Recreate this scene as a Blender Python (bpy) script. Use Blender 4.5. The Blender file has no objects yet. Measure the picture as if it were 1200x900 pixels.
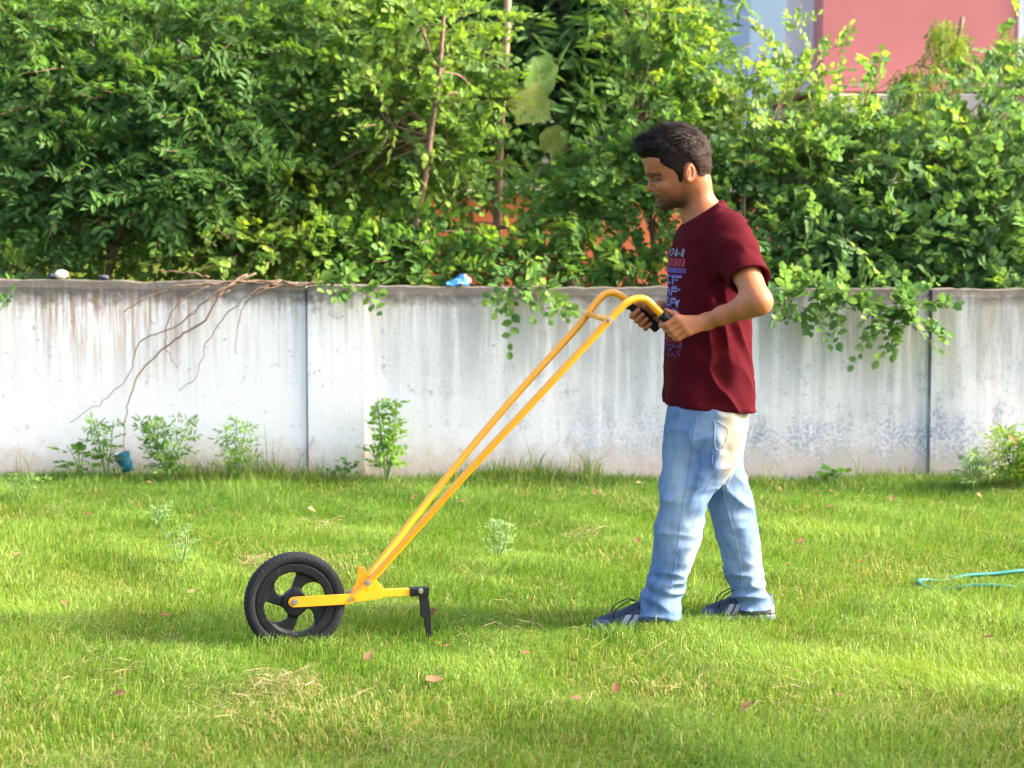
import bpy, math, random
import numpy as np
from mathutils import Vector, Matrix
R = math.radians
rng = np.random.default_rng(11); random.seed(11)
sc = bpy.context.scene
col = sc.collection

# ------------------------------------------------------------------ camera, sky, sun, exposure
FPX, CAM_H = 2720.0, 1.5                      # focal length in photo pixels (1200 wide), lens height
PITCH = math.atan(225 / FPX)
cam = bpy.data.cameras.new('camera'); cam_o = bpy.data.objects.new('camera', cam); col.objects.link(cam_o)
cam.sensor_width = 36; cam.lens = FPX / 1200 * 36; cam.clip_end = 600; cam.clip_start = .1
cam_o.location = (0, 0, CAM_H); cam_o.rotation_euler = (math.pi / 2 - PITCH, 0, 0)
cam.dof.use_dof = True; cam.dof.focus_distance = 7.85; cam.dof.aperture_fstop = 4.6
sc.camera = cam_o
SUN = Vector((.90, .012, .58)).normalized()   # towards the sun
w = bpy.data.worlds.new('World'); sc.world = w; w.use_nodes = True
nt = w.node_tree; bg = nt.nodes['Background']; sky = nt.nodes.new('ShaderNodeTexSky')
sky.sky_type = 'NISHITA'; sky.sun_disc = False; sky.dust_density = 5.; sky.ozone_density = .4; sky.air_density = .8
sky.sun_elevation = math.asin(SUN.z); sky.sun_rotation = math.atan2(SUN.x, SUN.y)
nt.links.new(sky.outputs[0], bg.inputs[0]); bg.inputs[1].default_value = .15
sl = bpy.data.lights.new('sun', 'SUN'); so = bpy.data.objects.new('sun', sl); col.objects.link(so)
sl.energy = 2.5; sl.angle = R(3.); sl.color = (1, .9, .76)
so.rotation_euler = SUN.to_track_quat('Z', 'Y').to_euler(); so.location = (8, 0, 8)
vs = sc.view_settings; vs.view_transform = 'Standard'; vs.look = 'None'; vs.gamma = 1; vs.exposure = 2.5
sc.cycles.use_denoising = True
sc.cycles.max_bounces = 8; sc.cycles.diffuse_bounces = 5; sc.cycles.transmission_bounces = 6; sc.cycles.transparent_max_bounces = 4

CP, SP = math.cos(PITCH), math.sin(PITCH)
def P(px, py, Y):
    """photo pixel -> the point of its ray at depth Y (metres in front of the camera)"""
    dx, dy = (px - 600) / FPX, (450 - py) / FPX
    fy, fz = CP + dy * SP, -SP + dy * CP
    t = Y / fy
    return np.array([dx * t, Y, CAM_H + fz * t])
def PX(p):
    """inverse of P for an array of points"""
    p = np.asarray(p, float); y = p[..., 1]; z = p[..., 2] - CAM_H
    f = y * CP - z * SP; u = y * SP + z * CP
    return 600 + p[..., 0] / f * FPX, 450 - u / f * FPX
def unit(v, ax=-1): return v / np.maximum(np.linalg.norm(v, axis=ax, keepdims=True), 1e-9)

# ------------------------------------------------------------------ scene helpers
def tag(o, label=None, cat=None, group=None, kind=None):
    for k, v in (('label', label), ('category', cat), ('group', group), ('kind', kind)):
        if v: o[k] = v
    return o
def link(name, me, mat=None, parent=None):
    o = bpy.data.objects.new(name, me); col.objects.link(o)
    if mat and me is not None and not me.materials: me.materials.append(mat)
    if parent: o.parent = parent
    return o
def empty(name, loc, label=None, cat=None, group=None):
    o = bpy.data.objects.new(name, None); col.objects.link(o); o.location = loc; o.empty_display_size = .1
    return tag(o, label, cat, group)
def attach(o, parent):
    """parent without moving (world geometry under an Empty that stands elsewhere)"""
    o.parent = parent; o.matrix_parent_inverse = Matrix.Translation(parent.location).inverted() if parent.type == 'EMPTY' else Matrix()
    return o
def np_mesh(name, V, F=None, F3=None, colr=None, smooth=False):
    me = bpy.data.meshes.new(name)
    V = np.ascontiguousarray(V, np.float32); me.vertices.add(len(V)); me.vertices.foreach_set('co', V.ravel())
    parts = [np.asarray(f, np.int32) for f in (F, F3) if f is not None and len(f)]
    idx = np.concatenate([f.ravel() for f in parts])
    tot = np.concatenate([np.full(len(f), f.shape[1], np.int32) for f in parts])
    st = np.concatenate([[0], np.cumsum(tot)[:-1]]).astype(np.int32)
    me.loops.add(len(idx)); me.loops.foreach_set('vertex_index', idx)
    me.polygons.add(len(tot)); me.polygons.foreach_set('loop_start', st); me.polygons.foreach_set('loop_total', tot)
    me.polygons.foreach_set('use_smooth', np.full(len(tot), smooth))
    if colr is not None:
        a = me.color_attributes.new('col', 'FLOAT_COLOR', 'POINT')
        c = np.ones((len(V), 4), np.float32); c[:, :3] = colr; a.data.foreach_set('color', c.ravel())
    me.update(calc_edges=True); me.validate()
    return me
class MB:
    def __init__(s): s.V = []; s.F = []; s.n = 0; s.C = []
    def add(s, V, F, c=None):
        s.V.append(np.asarray(V, float)); s.F += [tuple(int(i) + s.n for i in f) for f in F]; s.n += len(V)
        s.C.append(np.tile(np.asarray(c if c is not None else (1, 1, 1), float), (len(V), 1)))
        return s
    def mesh(s, name, smooth=True, colr=False):
        V = np.concatenate(s.V); me = bpy.data.meshes.new(name); me.from_pydata(V.tolist(), [], s.F)
        me.polygons.foreach_set('use_smooth', np.full(len(s.F), smooth))
        if colr:
            a = me.color_attributes.new('col', 'FLOAT_COLOR', 'POINT')
            c = np.ones((len(V), 4), np.float32); c[:, :3] = np.concatenate(s.C); a.data.foreach_set('color', c.ravel())
        me.update(); return me
    def build(s, name, mat, parent=None, smooth=True, colr=False): return link(name, s.mesh(name, smooth, colr), mat, parent)
def catmull(pts, n=8):
    p = np.asarray(pts, float)
    if len(p) < 3: return np.linspace(p[0], p[-1], n + 1)
    q = np.vstack([2 * p[0] - p[1], p, 2 * p[-1] - p[-2]]); out = []
    for i in range(1, len(q) - 2):
        for t in np.linspace(0, 1, n, endpoint=False):
            a, b, c, d = q[i - 1:i + 3]
            out.append(.5 * (2 * b + (c - a) * t + (2 * a - 5 * b + 4 * c - d) * t * t + (3 * b - a - 3 * c + d) * t ** 3))
    out.append(p[-1]); return np.array(out)
def tube(pts, rad, k=8, caps=True):
    p = np.asarray(pts, float); n = len(p); rad = np.broadcast_to(np.asarray(rad, float), (n,)) if np.ndim(rad) == 0 else np.interp(np.linspace(0, 1, n), np.linspace(0, 1, len(rad)), rad)
    t = unit(np.gradient(p, axis=0)); a = np.array([0, 0, 1.]) if abs(t[0][2]) < .9 else np.array([1., 0, 0])
    u = unit(np.cross(t[0], a)); V = []
    for i in range(n):
        u = unit(u - t[i] * np.dot(u, t[i])); v = np.cross(t[i], u)
        for j in range(k):
            an = 2 * math.pi * j / k; V.append(p[i] + rad[i] * (math.cos(an) * u + math.sin(an) * v))
    F = [(i * k + j, i * k + (j + 1) % k, (i + 1) * k + (j + 1) % k, (i + 1) * k + j) for i in range(n - 1) for j in range(k)]
    if caps: F += [tuple(range(k - 1, -1, -1)), tuple((n - 1) * k + j for j in range(k))]
    return V, F
def box(c, h, M=None, bev=0.0):
    """box of half sizes h about c; M columns are its axes; bev chamfers every edge"""
    h = np.asarray(h, float); V = []; F = []
    if bev <= 0:
        V = [[x * h[0], y * h[1], z * h[2]] for x in (-1, 1) for y in (-1, 1) for z in (-1, 1)]
        F = [(0, 1, 3, 2), (4, 6, 7, 5), (0, 4, 5, 1), (2, 3, 7, 6), (0, 2, 6, 4), (1, 5, 7, 3)]
    else:
        ids = {}
        for x in (-1, 1):
            for y in (-1, 1):
                for z in (-1, 1):
                    s = np.array([x, y, z], float)
                    for ax in range(3):
                        q = s * (h - bev); q[ax] = s[ax] * h[ax]; ids[(x, y, z, ax)] = len(V); V.append(q)
        for ax in range(3):
            b, c2 = (ax + 1) % 3, (ax + 2) % 3
            for s in (-1, 1):
                f = []
                for (sb, sc_) in ((-1, -1), (1, -1), (1, 1), (-1, 1)):
                    k = [0, 0, 0]; k[ax] = s; k[b] = sb; k[c2] = sc_; f.append(ids[(*k, ax)])
                F.append(tuple(f if s > 0 else f[::-1]))
            for sb in (-1, 1):
                for s2 in (-1, 1):
                    k0 = [0, 0, 0]; k0[ax] = -1; k0[b] = sb; k0[c2] = s2; k1 = list(k0); k1[ax] = 1
                    F.append((ids[(*k0, b)], ids[(*k1, b)], ids[(*k1, c2)], ids[(*k0, c2)]))
        for x in (-1, 1):
            for y in (-1, 1):
                for z in (-1, 1): F.append(tuple(ids[(x, y, z, a)] for a in range(3)))
    V = np.array(V)
    if M is not None: V = V @ np.asarray(M).T
    return V + np.asarray(c), F
def disc_prism(c, axis, r, half, k=16, r2=None):
    a = unit(np.asarray(axis, float)); return tube([np.asarray(c) - a * half, np.asarray(c) + a * half], [r, r2 or r], k)

# ------------------------------------------------------------------ materials
def mat_new(name):
    m = bpy.data.materials.new(name); m.use_nodes = True; n = m.node_tree.nodes
    return m, m.node_tree, n['Principled BSDF']
def N(t, kind, **kw):
    n = t.nodes.new('ShaderNode' + kind)
    for k, v in kw.items(): setattr(n, k, v)
    return n
def setv(node, **kw):
    for k, v in kw.items():
        node.inputs[k.replace('_', ' ')].default_value = v
def plain(name, c, rough=.5, metal=0., coat=0., bump=None, var=0., spec=.5, scale=40.):
    m, t, b = mat_new(name); setv(b, Roughness=rough, Metallic=metal, Coat_Weight=coat); b.inputs['Specular IOR Level'].default_value = spec
    tc = N(t, 'TexCoord'); ns = N(t, 'TexNoise'); setv(ns, Scale=scale, Detail=5., Roughness=.6); t.links.new(tc.outputs['Object'], ns.inputs['Vector'])
    mx = N(t, 'Mix', data_type='RGBA'); mx.inputs[6].default_value = (*[x * (1 - var) for x in c], 1); mx.inputs[7].default_value = (*[min(1, x * (1 + var)) for x in c], 1)
    t.links.new(ns.outputs['Fac'], mx.inputs[0]); t.links.new(mx.outputs[2], b.inputs['Base Color'])
    if bump:
        bp = N(t, 'Bump'); setv(bp, Strength=bump, Distance=.01); t.links.new(ns.outputs['Fac'], bp.inputs['Height']); t.links.new(bp.outputs[0], b.inputs['Normal'])
    return m
def attr_mat(name, rough=.5, trans=0., spec=.3, tint=(1.25, 1.2, .5), sss=0., bump=None, sheen=0.):
    m, t, b = mat_new(name); setv(b, Roughness=rough); b.inputs['Specular IOR Level'].default_value = spec
    at = N(t, 'Attribute', attribute_name='col'); t.links.new(at.outputs['Color'], b.inputs['Base Color'])
    if sheen: setv(b, Sheen_Weight=sheen)
    if sss: setv(b, Subsurface_Weight=sss, Subsurface_Radius=(1., .35, .2), Subsurface_Scale=.006)
    if trans:
        tr = N(t, 'BsdfTranslucent'); mu = N(t, 'Mix', data_type='RGBA', blend_type='MULTIPLY'); mu.inputs[0].default_value = 1; mu.inputs[7].default_value = (*tint, 1)
        t.links.new(at.outputs['Color'], mu.inputs[6]); t.links.new(mu.outputs[2], tr.inputs[0])
        ms = N(t, 'MixShader'); ms.inputs[0].default_value = trans; t.links.new(b.outputs[0], ms.inputs[1]); t.links.new(tr.outputs[0], ms.inputs[2])
        t.links.new(ms.outputs[0], t.nodes['Material Output'].inputs[0])
    if bump:
        tc = N(t, 'TexCoord'); ns = N(t, 'TexNoise'); setv(ns, Scale=bump[0], Detail=3.); t.links.new(tc.outputs['Object'], ns.inputs['Vector'])
        bp = N(t, 'Bump'); setv(bp, Strength=bump[1], Distance=bump[2]); t.links.new(ns.outputs['Fac'], bp.inputs['Height']); t.links.new(bp.outputs[0], b.inputs['Normal'])
    return m
def obj_leaf_mat(name, c1, c2, trans=.42, rough=.6):
    """leaf colour that varies from leaf object to leaf object"""
    m, t, b = mat_new(name); setv(b, Roughness=rough); b.inputs['Specular IOR Level'].default_value = .18
    oi = N(t, 'ObjectInfo'); mx = N(t, 'Mix', data_type='RGBA'); mx.inputs[6].default_value = (*c1, 1); mx.inputs[7].default_value = (*c2, 1)
    t.links.new(oi.outputs['Random'], mx.inputs[0]); t.links.new(mx.outputs[2], b.inputs['Base Color'])
    tr = N(t, 'BsdfTranslucent'); t.links.new(mx.outputs[2], tr.inputs[0]); ms = N(t, 'MixShader'); ms.inputs[0].default_value = trans
    t.links.new(b.outputs[0], ms.inputs[1]); t.links.new(tr.outputs[0], ms.inputs[2]); t.links.new(ms.outputs[0], t.nodes['Material Output'].inputs[0])
    return m
M_LEAF = attr_mat('leaf', .6, .46, .15)
M_GRASS = attr_mat('grass_blade', .5, .35, .25, tint=(1.2, 1.2, .5))
M_BARK = plain('bark', (.17, .10, .065), .9, bump=.8, var=.45)
M_BARK_D = plain('dark_bark', (.06, .04, .032), .9, bump=.8, var=.4)
M_TWIG = plain('dry_twig', (.17, .105, .06), .85, bump=.5, var=.4)
M_YEL = plain('yellow_paint', (.80, .32, .008), .36, coat=.25, var=.16, bump=.05, scale=28)
M_BLK = plain('black_plastic', (.005, .005, .006), .5, var=.2, spec=.3)
M_TYRE = plain('tyre_rubber', (.008, .0085, .011), .7, spec=.3, var=.35, bump=.3, scale=90)
M_BLKMET = plain('black_metal', (.006, .006, .007), .4, var=.3, spec=.35)
M_BOLT = plain('bolt_steel', (.45, .42, .38), .35, metal=.9)
M_DEAD = obj_leaf_mat('dead_leaf', (.13, .055, .028), (.26, .165, .085), .10, .85)
M_STRAW = attr_mat('straw', .7, .2, .2)
M_SKIN = attr_mat('skin', .55, 0, .3, sss=.08, bump=(260, .12, .002))
M_HAIR = attr_mat('hair', .55, 0, .10)
M_DENIM = attr_mat('denim', .9, 0, .1, bump=(700, .35, .002))
M_SHIRT = attr_mat('maroon_cotton', .92, 0, .06, bump=(500, .3, .002))
M_SHOE = attr_mat('shoe', .6, 0, .35)

# ------------------------------------------------------------------ signed-distance modelling (people, wheel)
def seg(p, a, b, ra, rb):
    a = np.asarray(a, float); b = np.asarray(b, float); pa = p - a; ba = b - a
    h = np.clip(pa @ ba / max(ba @ ba, 1e-12), 0, 1)
    return np.linalg.norm(pa - h[:, None] * ba, axis=1) - (ra + (rb - ra) * h)
def smin(a, b, k):
    h = np.maximum(k - np.abs(a - b), 0) / k; return np.minimum(a, b) - h * h * k * .25
def smax(a, b, k): return -smin(-a, -b, k)
def chain(p, pts, rads, k=.012):
    d = None
    for i in range(len(pts) - 1):
        e = seg(p, pts[i], pts[i + 1], rads[i], rads[i + 1]); d = e if d is None else smin(d, e, k)
    return d
def ellip(p, c, r, M=None):
    q = p - np.asarray(c)
    if M is not None: q = q @ np.asarray(M)
    r = np.asarray(r, float); k0 = np.linalg.norm(q / r, axis=1); k1 = np.linalg.norm(q / (r * r), axis=1)
    return k0 * (k0 - 1) / np.maximum(k1, 1e-9)
def poly_sd(x, z, poly):
    """signed distance to a 2-D polygon, negative inside"""
    d2 = np.full(x.shape, 1e9); ins = np.zeros(x.shape, bool); n = len(poly)
    for i in range(n):
        ax, az = poly[i]; bx, bz = poly[(i + 1) % n]; ex, ez = bx - ax, bz - az; wx, wz = x - ax, z - az
        t = np.clip((wx * ex + wz * ez) / (ex * ex + ez * ez), 0, 1); d2 = np.minimum(d2, (wx - ex * t) ** 2 + (wz - ez * t) ** 2)
        c = ((az <= z) & (bz > z)) | ((bz <= z) & (az > z))
        with np.errstate(divide='ignore', invalid='ignore'): xi = ax + (z - az) / (bz - az) * ex
        ins ^= c & (x < xi)
    d = np.sqrt(d2); return np.where(ins, -d, d)
def mesh_sdf(f, lo, hi, h, B=12, slack=1.9):
    lo = np.asarray(lo, float); n = np.ceil((np.asarray(hi) - lo) / h / B).astype(int) * B
    nb = n // B; g = np.stack(np.meshgrid(*[np.arange(k) for k in nb], indexing='ij'), -1).reshape(-1, 3)
    dc = f(lo + (g * B + B / 2) * h); vals = np.repeat(np.repeat(np.repeat(dc.reshape(nb), B, 0), B, 1), B, 2).astype(np.float32)
    act = g[np.abs(dc) < B * h * .87 * slack]
    o = np.stack(np.meshgrid(*[np.arange(B)] * 3, indexing='ij'), -1).reshape(-1, 3)
    for i in range(0, len(act), 160):
        ii = (act[i:i + 160, None, :] * B + o[None]).reshape(-1, 3); v = f(lo + ii * h)
        vals[ii[:, 0], ii[:, 1], ii[:, 2]] = v
    s = vals < 0; c = [(a, b, d) for a in (0, 1) for b in (0, 1) for d in (0, 1)]
    sh = lambda a, k: a[k[0]:n[0] - 1 + k[0], k[1]:n[1] - 1 + k[1], k[2]:n[2] - 1 + k[2]]
    cnt = sum(sh(s, k).astype(np.int8) for k in c); cells = np.argwhere((cnt > 0) & (cnt < 8))
    cv = np.stack([vals[cells[:, 0] + k[0], cells[:, 1] + k[1], cells[:, 2] + k[2]] for k in c], 1)
    acc = np.zeros((len(cells), 3)); num = np.zeros(len(cells))
    for i in range(8):
        for ax in range(3):
            if c[i][ax] == 0:
                k = list(c[i]); k[ax] = 1; j = c.index(tuple(k)); m = (cv[:, i] < 0) != (cv[:, j] < 0)
                t = np.where(m, cv[:, i] / np.where(m, cv[:, i] - cv[:, j], 1), 0); q = np.tile(np.array(c[i], float), (len(cells), 1)); q[:, ax] = t
                acc += q * m[:, None]; num += m
    V = lo + (cells + acc / num[:, None]) * h
    ix = np.full(tuple(n - 1), -1, np.int32); ix[cells[:, 0], cells[:, 1], cells[:, 2]] = np.arange(len(cells)); F = []
    for ax in range(3):
        b, d = (ax + 1) % 3, (ax + 2) % 3
        s0 = [slice(0, n[k] - 1) for k in range(3)]; s1 = list(s0); s1[ax] = slice(1, n[ax])
        e = np.argwhere(s[tuple(s0)] != s[tuple(s1)]); e = e[(e[:, b] > 0) & (e[:, d] > 0)]
        ids = []
        for (ob, od) in ((1, 1), (0, 1), (0, 0), (1, 0)):
            q = e.copy(); q[:, b] -= ob; q[:, d] -= od; ids.append(ix[q[:, 0], q[:, 1], q[:, 2]])
        q = np.stack(ids, 1); fl = ~s[e[:, 0], e[:, 1], e[:, 2]]; q[fl] = q[fl][:, ::-1]; F.append(q)
    return V, np.concatenate(F)
def loft_table(rows, n=260, sm=9):
    """rows (z, x0, x1, yc, half width) -> smoothed table"""
    r = np.array(sorted(rows), float); z = np.linspace(r[0, 0], r[-1, 0], n); T = [z]
    ker = np.hanning(sm * 2 + 1); ker /= ker.sum()
    for i in range(1, r.shape[1]):
        v = np.interp(z, r[:, 0], r[:, i]); v = np.convolve(np.pad(v, sm, mode='reflect', reflect_type='odd'), ker, 'valid'); T.append(v)
    return np.array(T)
def loft(p, T, n=2.3):
    z = p[:, 2]; x0, x1, yc, hw = (np.interp(z, T[0], T[i]) for i in range(1, 5))
    a = (x1 - x0) / 2; d = (np.abs((p[:, 0] - (x0 + x1) / 2) / a) ** n + np.abs((p[:, 1] - yc) / hw) ** n) ** (1 / n)
    d = (d - 1) * np.minimum(a, hw); return np.maximum(d, np.maximum(z - T[0, -1], T[0, 0] - z))
def wnoise(p, seed, freq, n=6):
    r = np.random.default_rng(seed); o = np.zeros(len(p))
    for i in range(n):
        k = r.normal(size=3); k *= freq * r.uniform(.6, 1.6) / np.linalg.norm(k); o += np.sin(p @ k + r.uniform(0, 6.28) + 1.3 * np.sin(p @ (k[[1, 2, 0]] * .7)))
    return o / n * 1.6

# ------------------------------------------------------------------ the ground
def gz(x, y):
    x = np.asarray(x, float); y = np.asarray(y, float)
    return .010 * np.sin(2.1 * x + 1.3 * np.sin(1.7 * y)) + .009 * np.sin(2.9 * y + 1.1 * x + .6) + .006 * np.sin(6.3 * x - 4.1 * y) + .004 * np.sin(9.1 * x + 7.7 * y)
def sheet(name, x0, x1, y0, y1, nx, ny, mat, zf=gz, dz=0.):
    X, Y = np.meshgrid(np.linspace(x0, x1, nx), np.linspace(y0, y1, ny), indexing='ij')
    V = np.stack([X, Y, zf(X, Y) + dz], -1).reshape(-1, 3); i = np.arange(nx - 1)[:, None] * ny + np.arange(ny - 1)[None]
    F = np.stack([i, i + ny, i + ny + 1, i + 1], -1).reshape(-1, 4); return link(name, np_mesh(name, V, F, smooth=True), mat)
def ground_mat():
    m, t, b = mat_new('lawn_soil'); setv(b, Roughness=1.); b.inputs['Specular IOR Level'].default_value = 0; tc = N(t, 'TexCoord')
    n1 = N(t, 'TexNoise'); setv(n1, Scale=2.3, Detail=6., Roughness=.65); n2 = N(t, 'TexNoise'); setv(n2, Scale=60., Detail=4.)
    for n in (n1, n2): t.links.new(tc.outputs['Object'], n.inputs['Vector'])
    r1 = N(t, 'ValToRGB'); e = r1.color_ramp.elements; e[0].position = .35; e[0].color = (.055, .095, .012, 1); e[1].position = .75; e[1].color = (.13, .125, .028, 1)
    r2 = N(t, 'ValToRGB'); e = r2.color_ramp.elements; e[0].position = .3; e[0].color = (.5, .5, .5, 1); e[1].position = .75; e[1].color = (1.2, 1.2, 1.1, 1)
    mx = N(t, 'Mix', data_type='RGBA', blend_type='MULTIPLY'); mx.inputs[0].default_value = 1
    t.links.new(n1.outputs[0], r1.inputs[0]); t.links.new(n2.outputs[0], r2.inputs[0]); t.links.new(r1.outputs[0], mx.inputs[6]); t.links.new(r2.outputs[0], mx.inputs[7]); t.links.new(mx.outputs[2], b.inputs['Base Color'])
    bp = N(t, 'Bump'); setv(bp, Strength=.7, Distance=.02); t.links.new(n2.outputs[0], bp.inputs['Height']); t.links.new(bp.outputs[0], b.inputs['Normal']); return m
M_SOIL = ground_mat()
tag(sheet('ground', -9, 9, -3, 24, 181, 271, M_SOIL), kind='structure')
tag(sheet('far_ground', -300, 300, -60, 500, 4, 4, M_SOIL, lambda x, y: x * 0, -.06), kind='structure')

# ------------------------------------------------------------------ the grass
def pnoise(x, y, f, seed):
    r = np.random.default_rng(seed); o = np.zeros_like(x)
    for i in range(7):
        a = r.uniform(0, 6.28); k = f * r.uniform(.5, 1.8); o += np.sin(k * (x * math.cos(a) + y * math.sin(a)) + r.uniform(0, 6.28) + .9 * np.sin(k * .6 * (y * math.cos(a) - x * math.sin(a)) + i))
    return o / 7 * 1.7
WALL_Y = 12.0; DW = -.30
def blades(x, y, hgt, wid, lean, ldir, colr, z0=None, seg2=.55):
    """strips of one quad and one triangle"""
    n = len(x); z = gz(x, y) if z0 is None else z0; a = rng.uniform(0, 2 * math.pi, n); cx, cy = np.cos(a) * wid / 2, np.sin(a) * wid / 2
    lx, ly = np.cos(ldir) * lean, np.sin(ldir) * lean; V = np.zeros((n, 5, 3))
    V[:, 0] = np.stack([x - cx, y - cy, z - .005], 1); V[:, 1] = np.stack([x + cx, y + cy, z - .005], 1)
    mx, my, mz = x + lx * hgt * .28, y + ly * hgt * .28, z + hgt * seg2
    V[:, 2] = np.stack([mx + cx * .8, my + cy * .8, mz], 1); V[:, 3] = np.stack([mx - cx * .8, my - cy * .8, mz], 1)
    V[:, 4] = np.stack([x + lx * hgt, y + ly * hgt, z + hgt * np.maximum(1 - lean ** 2 * .35, .35)], 1)
    i = np.arange(n)[:, None] * 5; return V.reshape(-1, 3), i + np.array([0, 1, 2, 3]), i + np.array([3, 2, 4]), np.repeat(colr, 5, 0)
def lerp(a, b, t): return np.asarray(a) * (1 - t[:, None]) + np.asarray(b) * t[:, None]
def make_grass(n=430000):
    y = 5.2 + (WALL_Y - 5.25) * rng.random(int(n * 1.9)) ** 1.12; x = (rng.random(len(y)) * 2 - 1) * 3.9
    k = np.abs(x) < y * .2206 + .75; x, y = x[k][:n], y[k][:n]
    p1, p2, p3 = pnoise(x, y, 1.5, 1), pnoise(x, y, 4.5, 2), pnoise(x, y, 12, 3)
    tuft = np.clip(.5 + .5 * p3, 0, 1); h = .021 + .026 * tuft + .013 * np.clip(p2, -1, 1) + rng.gamma(1.5, .006, len(x))
    h *= 1 + .5 * np.clip((y - 11.2) / 1.0, 0, 1); h = np.clip(h, .014, .11)
    thin = rng.random(len(x)) < np.clip(.9 + .45 * p2 + .25 * p1 + .3 * p3, .58, 1); x, y, h, p1, p2, p3 = (v[thin] for v in (x, y, h, p1, p2, p3))
    ld = 2.2 * p2 + 1.5 * p1 + 1.2 * p3 + rng.normal(0, 1.1, len(x)); lean = np.clip(.95 + .4 * p3 + rng.normal(0, .45, len(x)), .05, 2.)
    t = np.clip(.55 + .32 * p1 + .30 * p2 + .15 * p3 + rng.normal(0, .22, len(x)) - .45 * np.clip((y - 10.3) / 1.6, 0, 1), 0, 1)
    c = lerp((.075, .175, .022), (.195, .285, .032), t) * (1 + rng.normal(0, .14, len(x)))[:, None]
    dry = rng.random(len(x)) < np.clip(.06 - .14 * p2 + .05 * p1 + .10 * np.clip((7.8 - y), 0, 1) * np.clip(.5 - x, 0, 1), .015, .5); c[dry] = lerp((.30, .24, .09), (.46, .38, .19), rng.random(dry.sum()))
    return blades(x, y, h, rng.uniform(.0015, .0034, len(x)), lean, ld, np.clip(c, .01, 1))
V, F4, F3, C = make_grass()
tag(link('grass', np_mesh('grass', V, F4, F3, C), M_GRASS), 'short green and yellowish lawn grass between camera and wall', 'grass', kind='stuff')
def make_edge():
    n = 26000; x = rng.uniform(-3.9, 3.9, n); dens = .35 + .65 * np.clip(.5 + pnoise(x, x * 0, 5, 8), 0, 1); k = rng.random(n) < dens; x = x[k]; n = len(x)
    y = WALL_Y - .02 - np.abs(rng.normal(0, .17, n)); tall = np.clip(.45 + .8 * pnoise(x, x * 0 + 3, 3.1, 9), 0, 1)
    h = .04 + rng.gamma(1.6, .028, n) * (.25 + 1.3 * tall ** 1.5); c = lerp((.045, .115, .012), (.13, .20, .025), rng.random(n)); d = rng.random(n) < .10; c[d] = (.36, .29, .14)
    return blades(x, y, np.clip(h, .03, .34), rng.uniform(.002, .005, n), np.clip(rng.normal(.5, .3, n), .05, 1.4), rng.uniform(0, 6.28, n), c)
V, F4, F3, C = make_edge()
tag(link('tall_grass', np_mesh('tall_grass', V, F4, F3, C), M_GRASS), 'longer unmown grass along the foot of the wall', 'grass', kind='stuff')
def ground_at(px, py):
    """where the ray of a pixel meets the lawn"""
    d = P(px, py, 1.) - np.array([0, 0, CAM_H]); t = CAM_H / -d[2]; q = d * t; q[2] = gz(q[0], q[1]); return q

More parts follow.
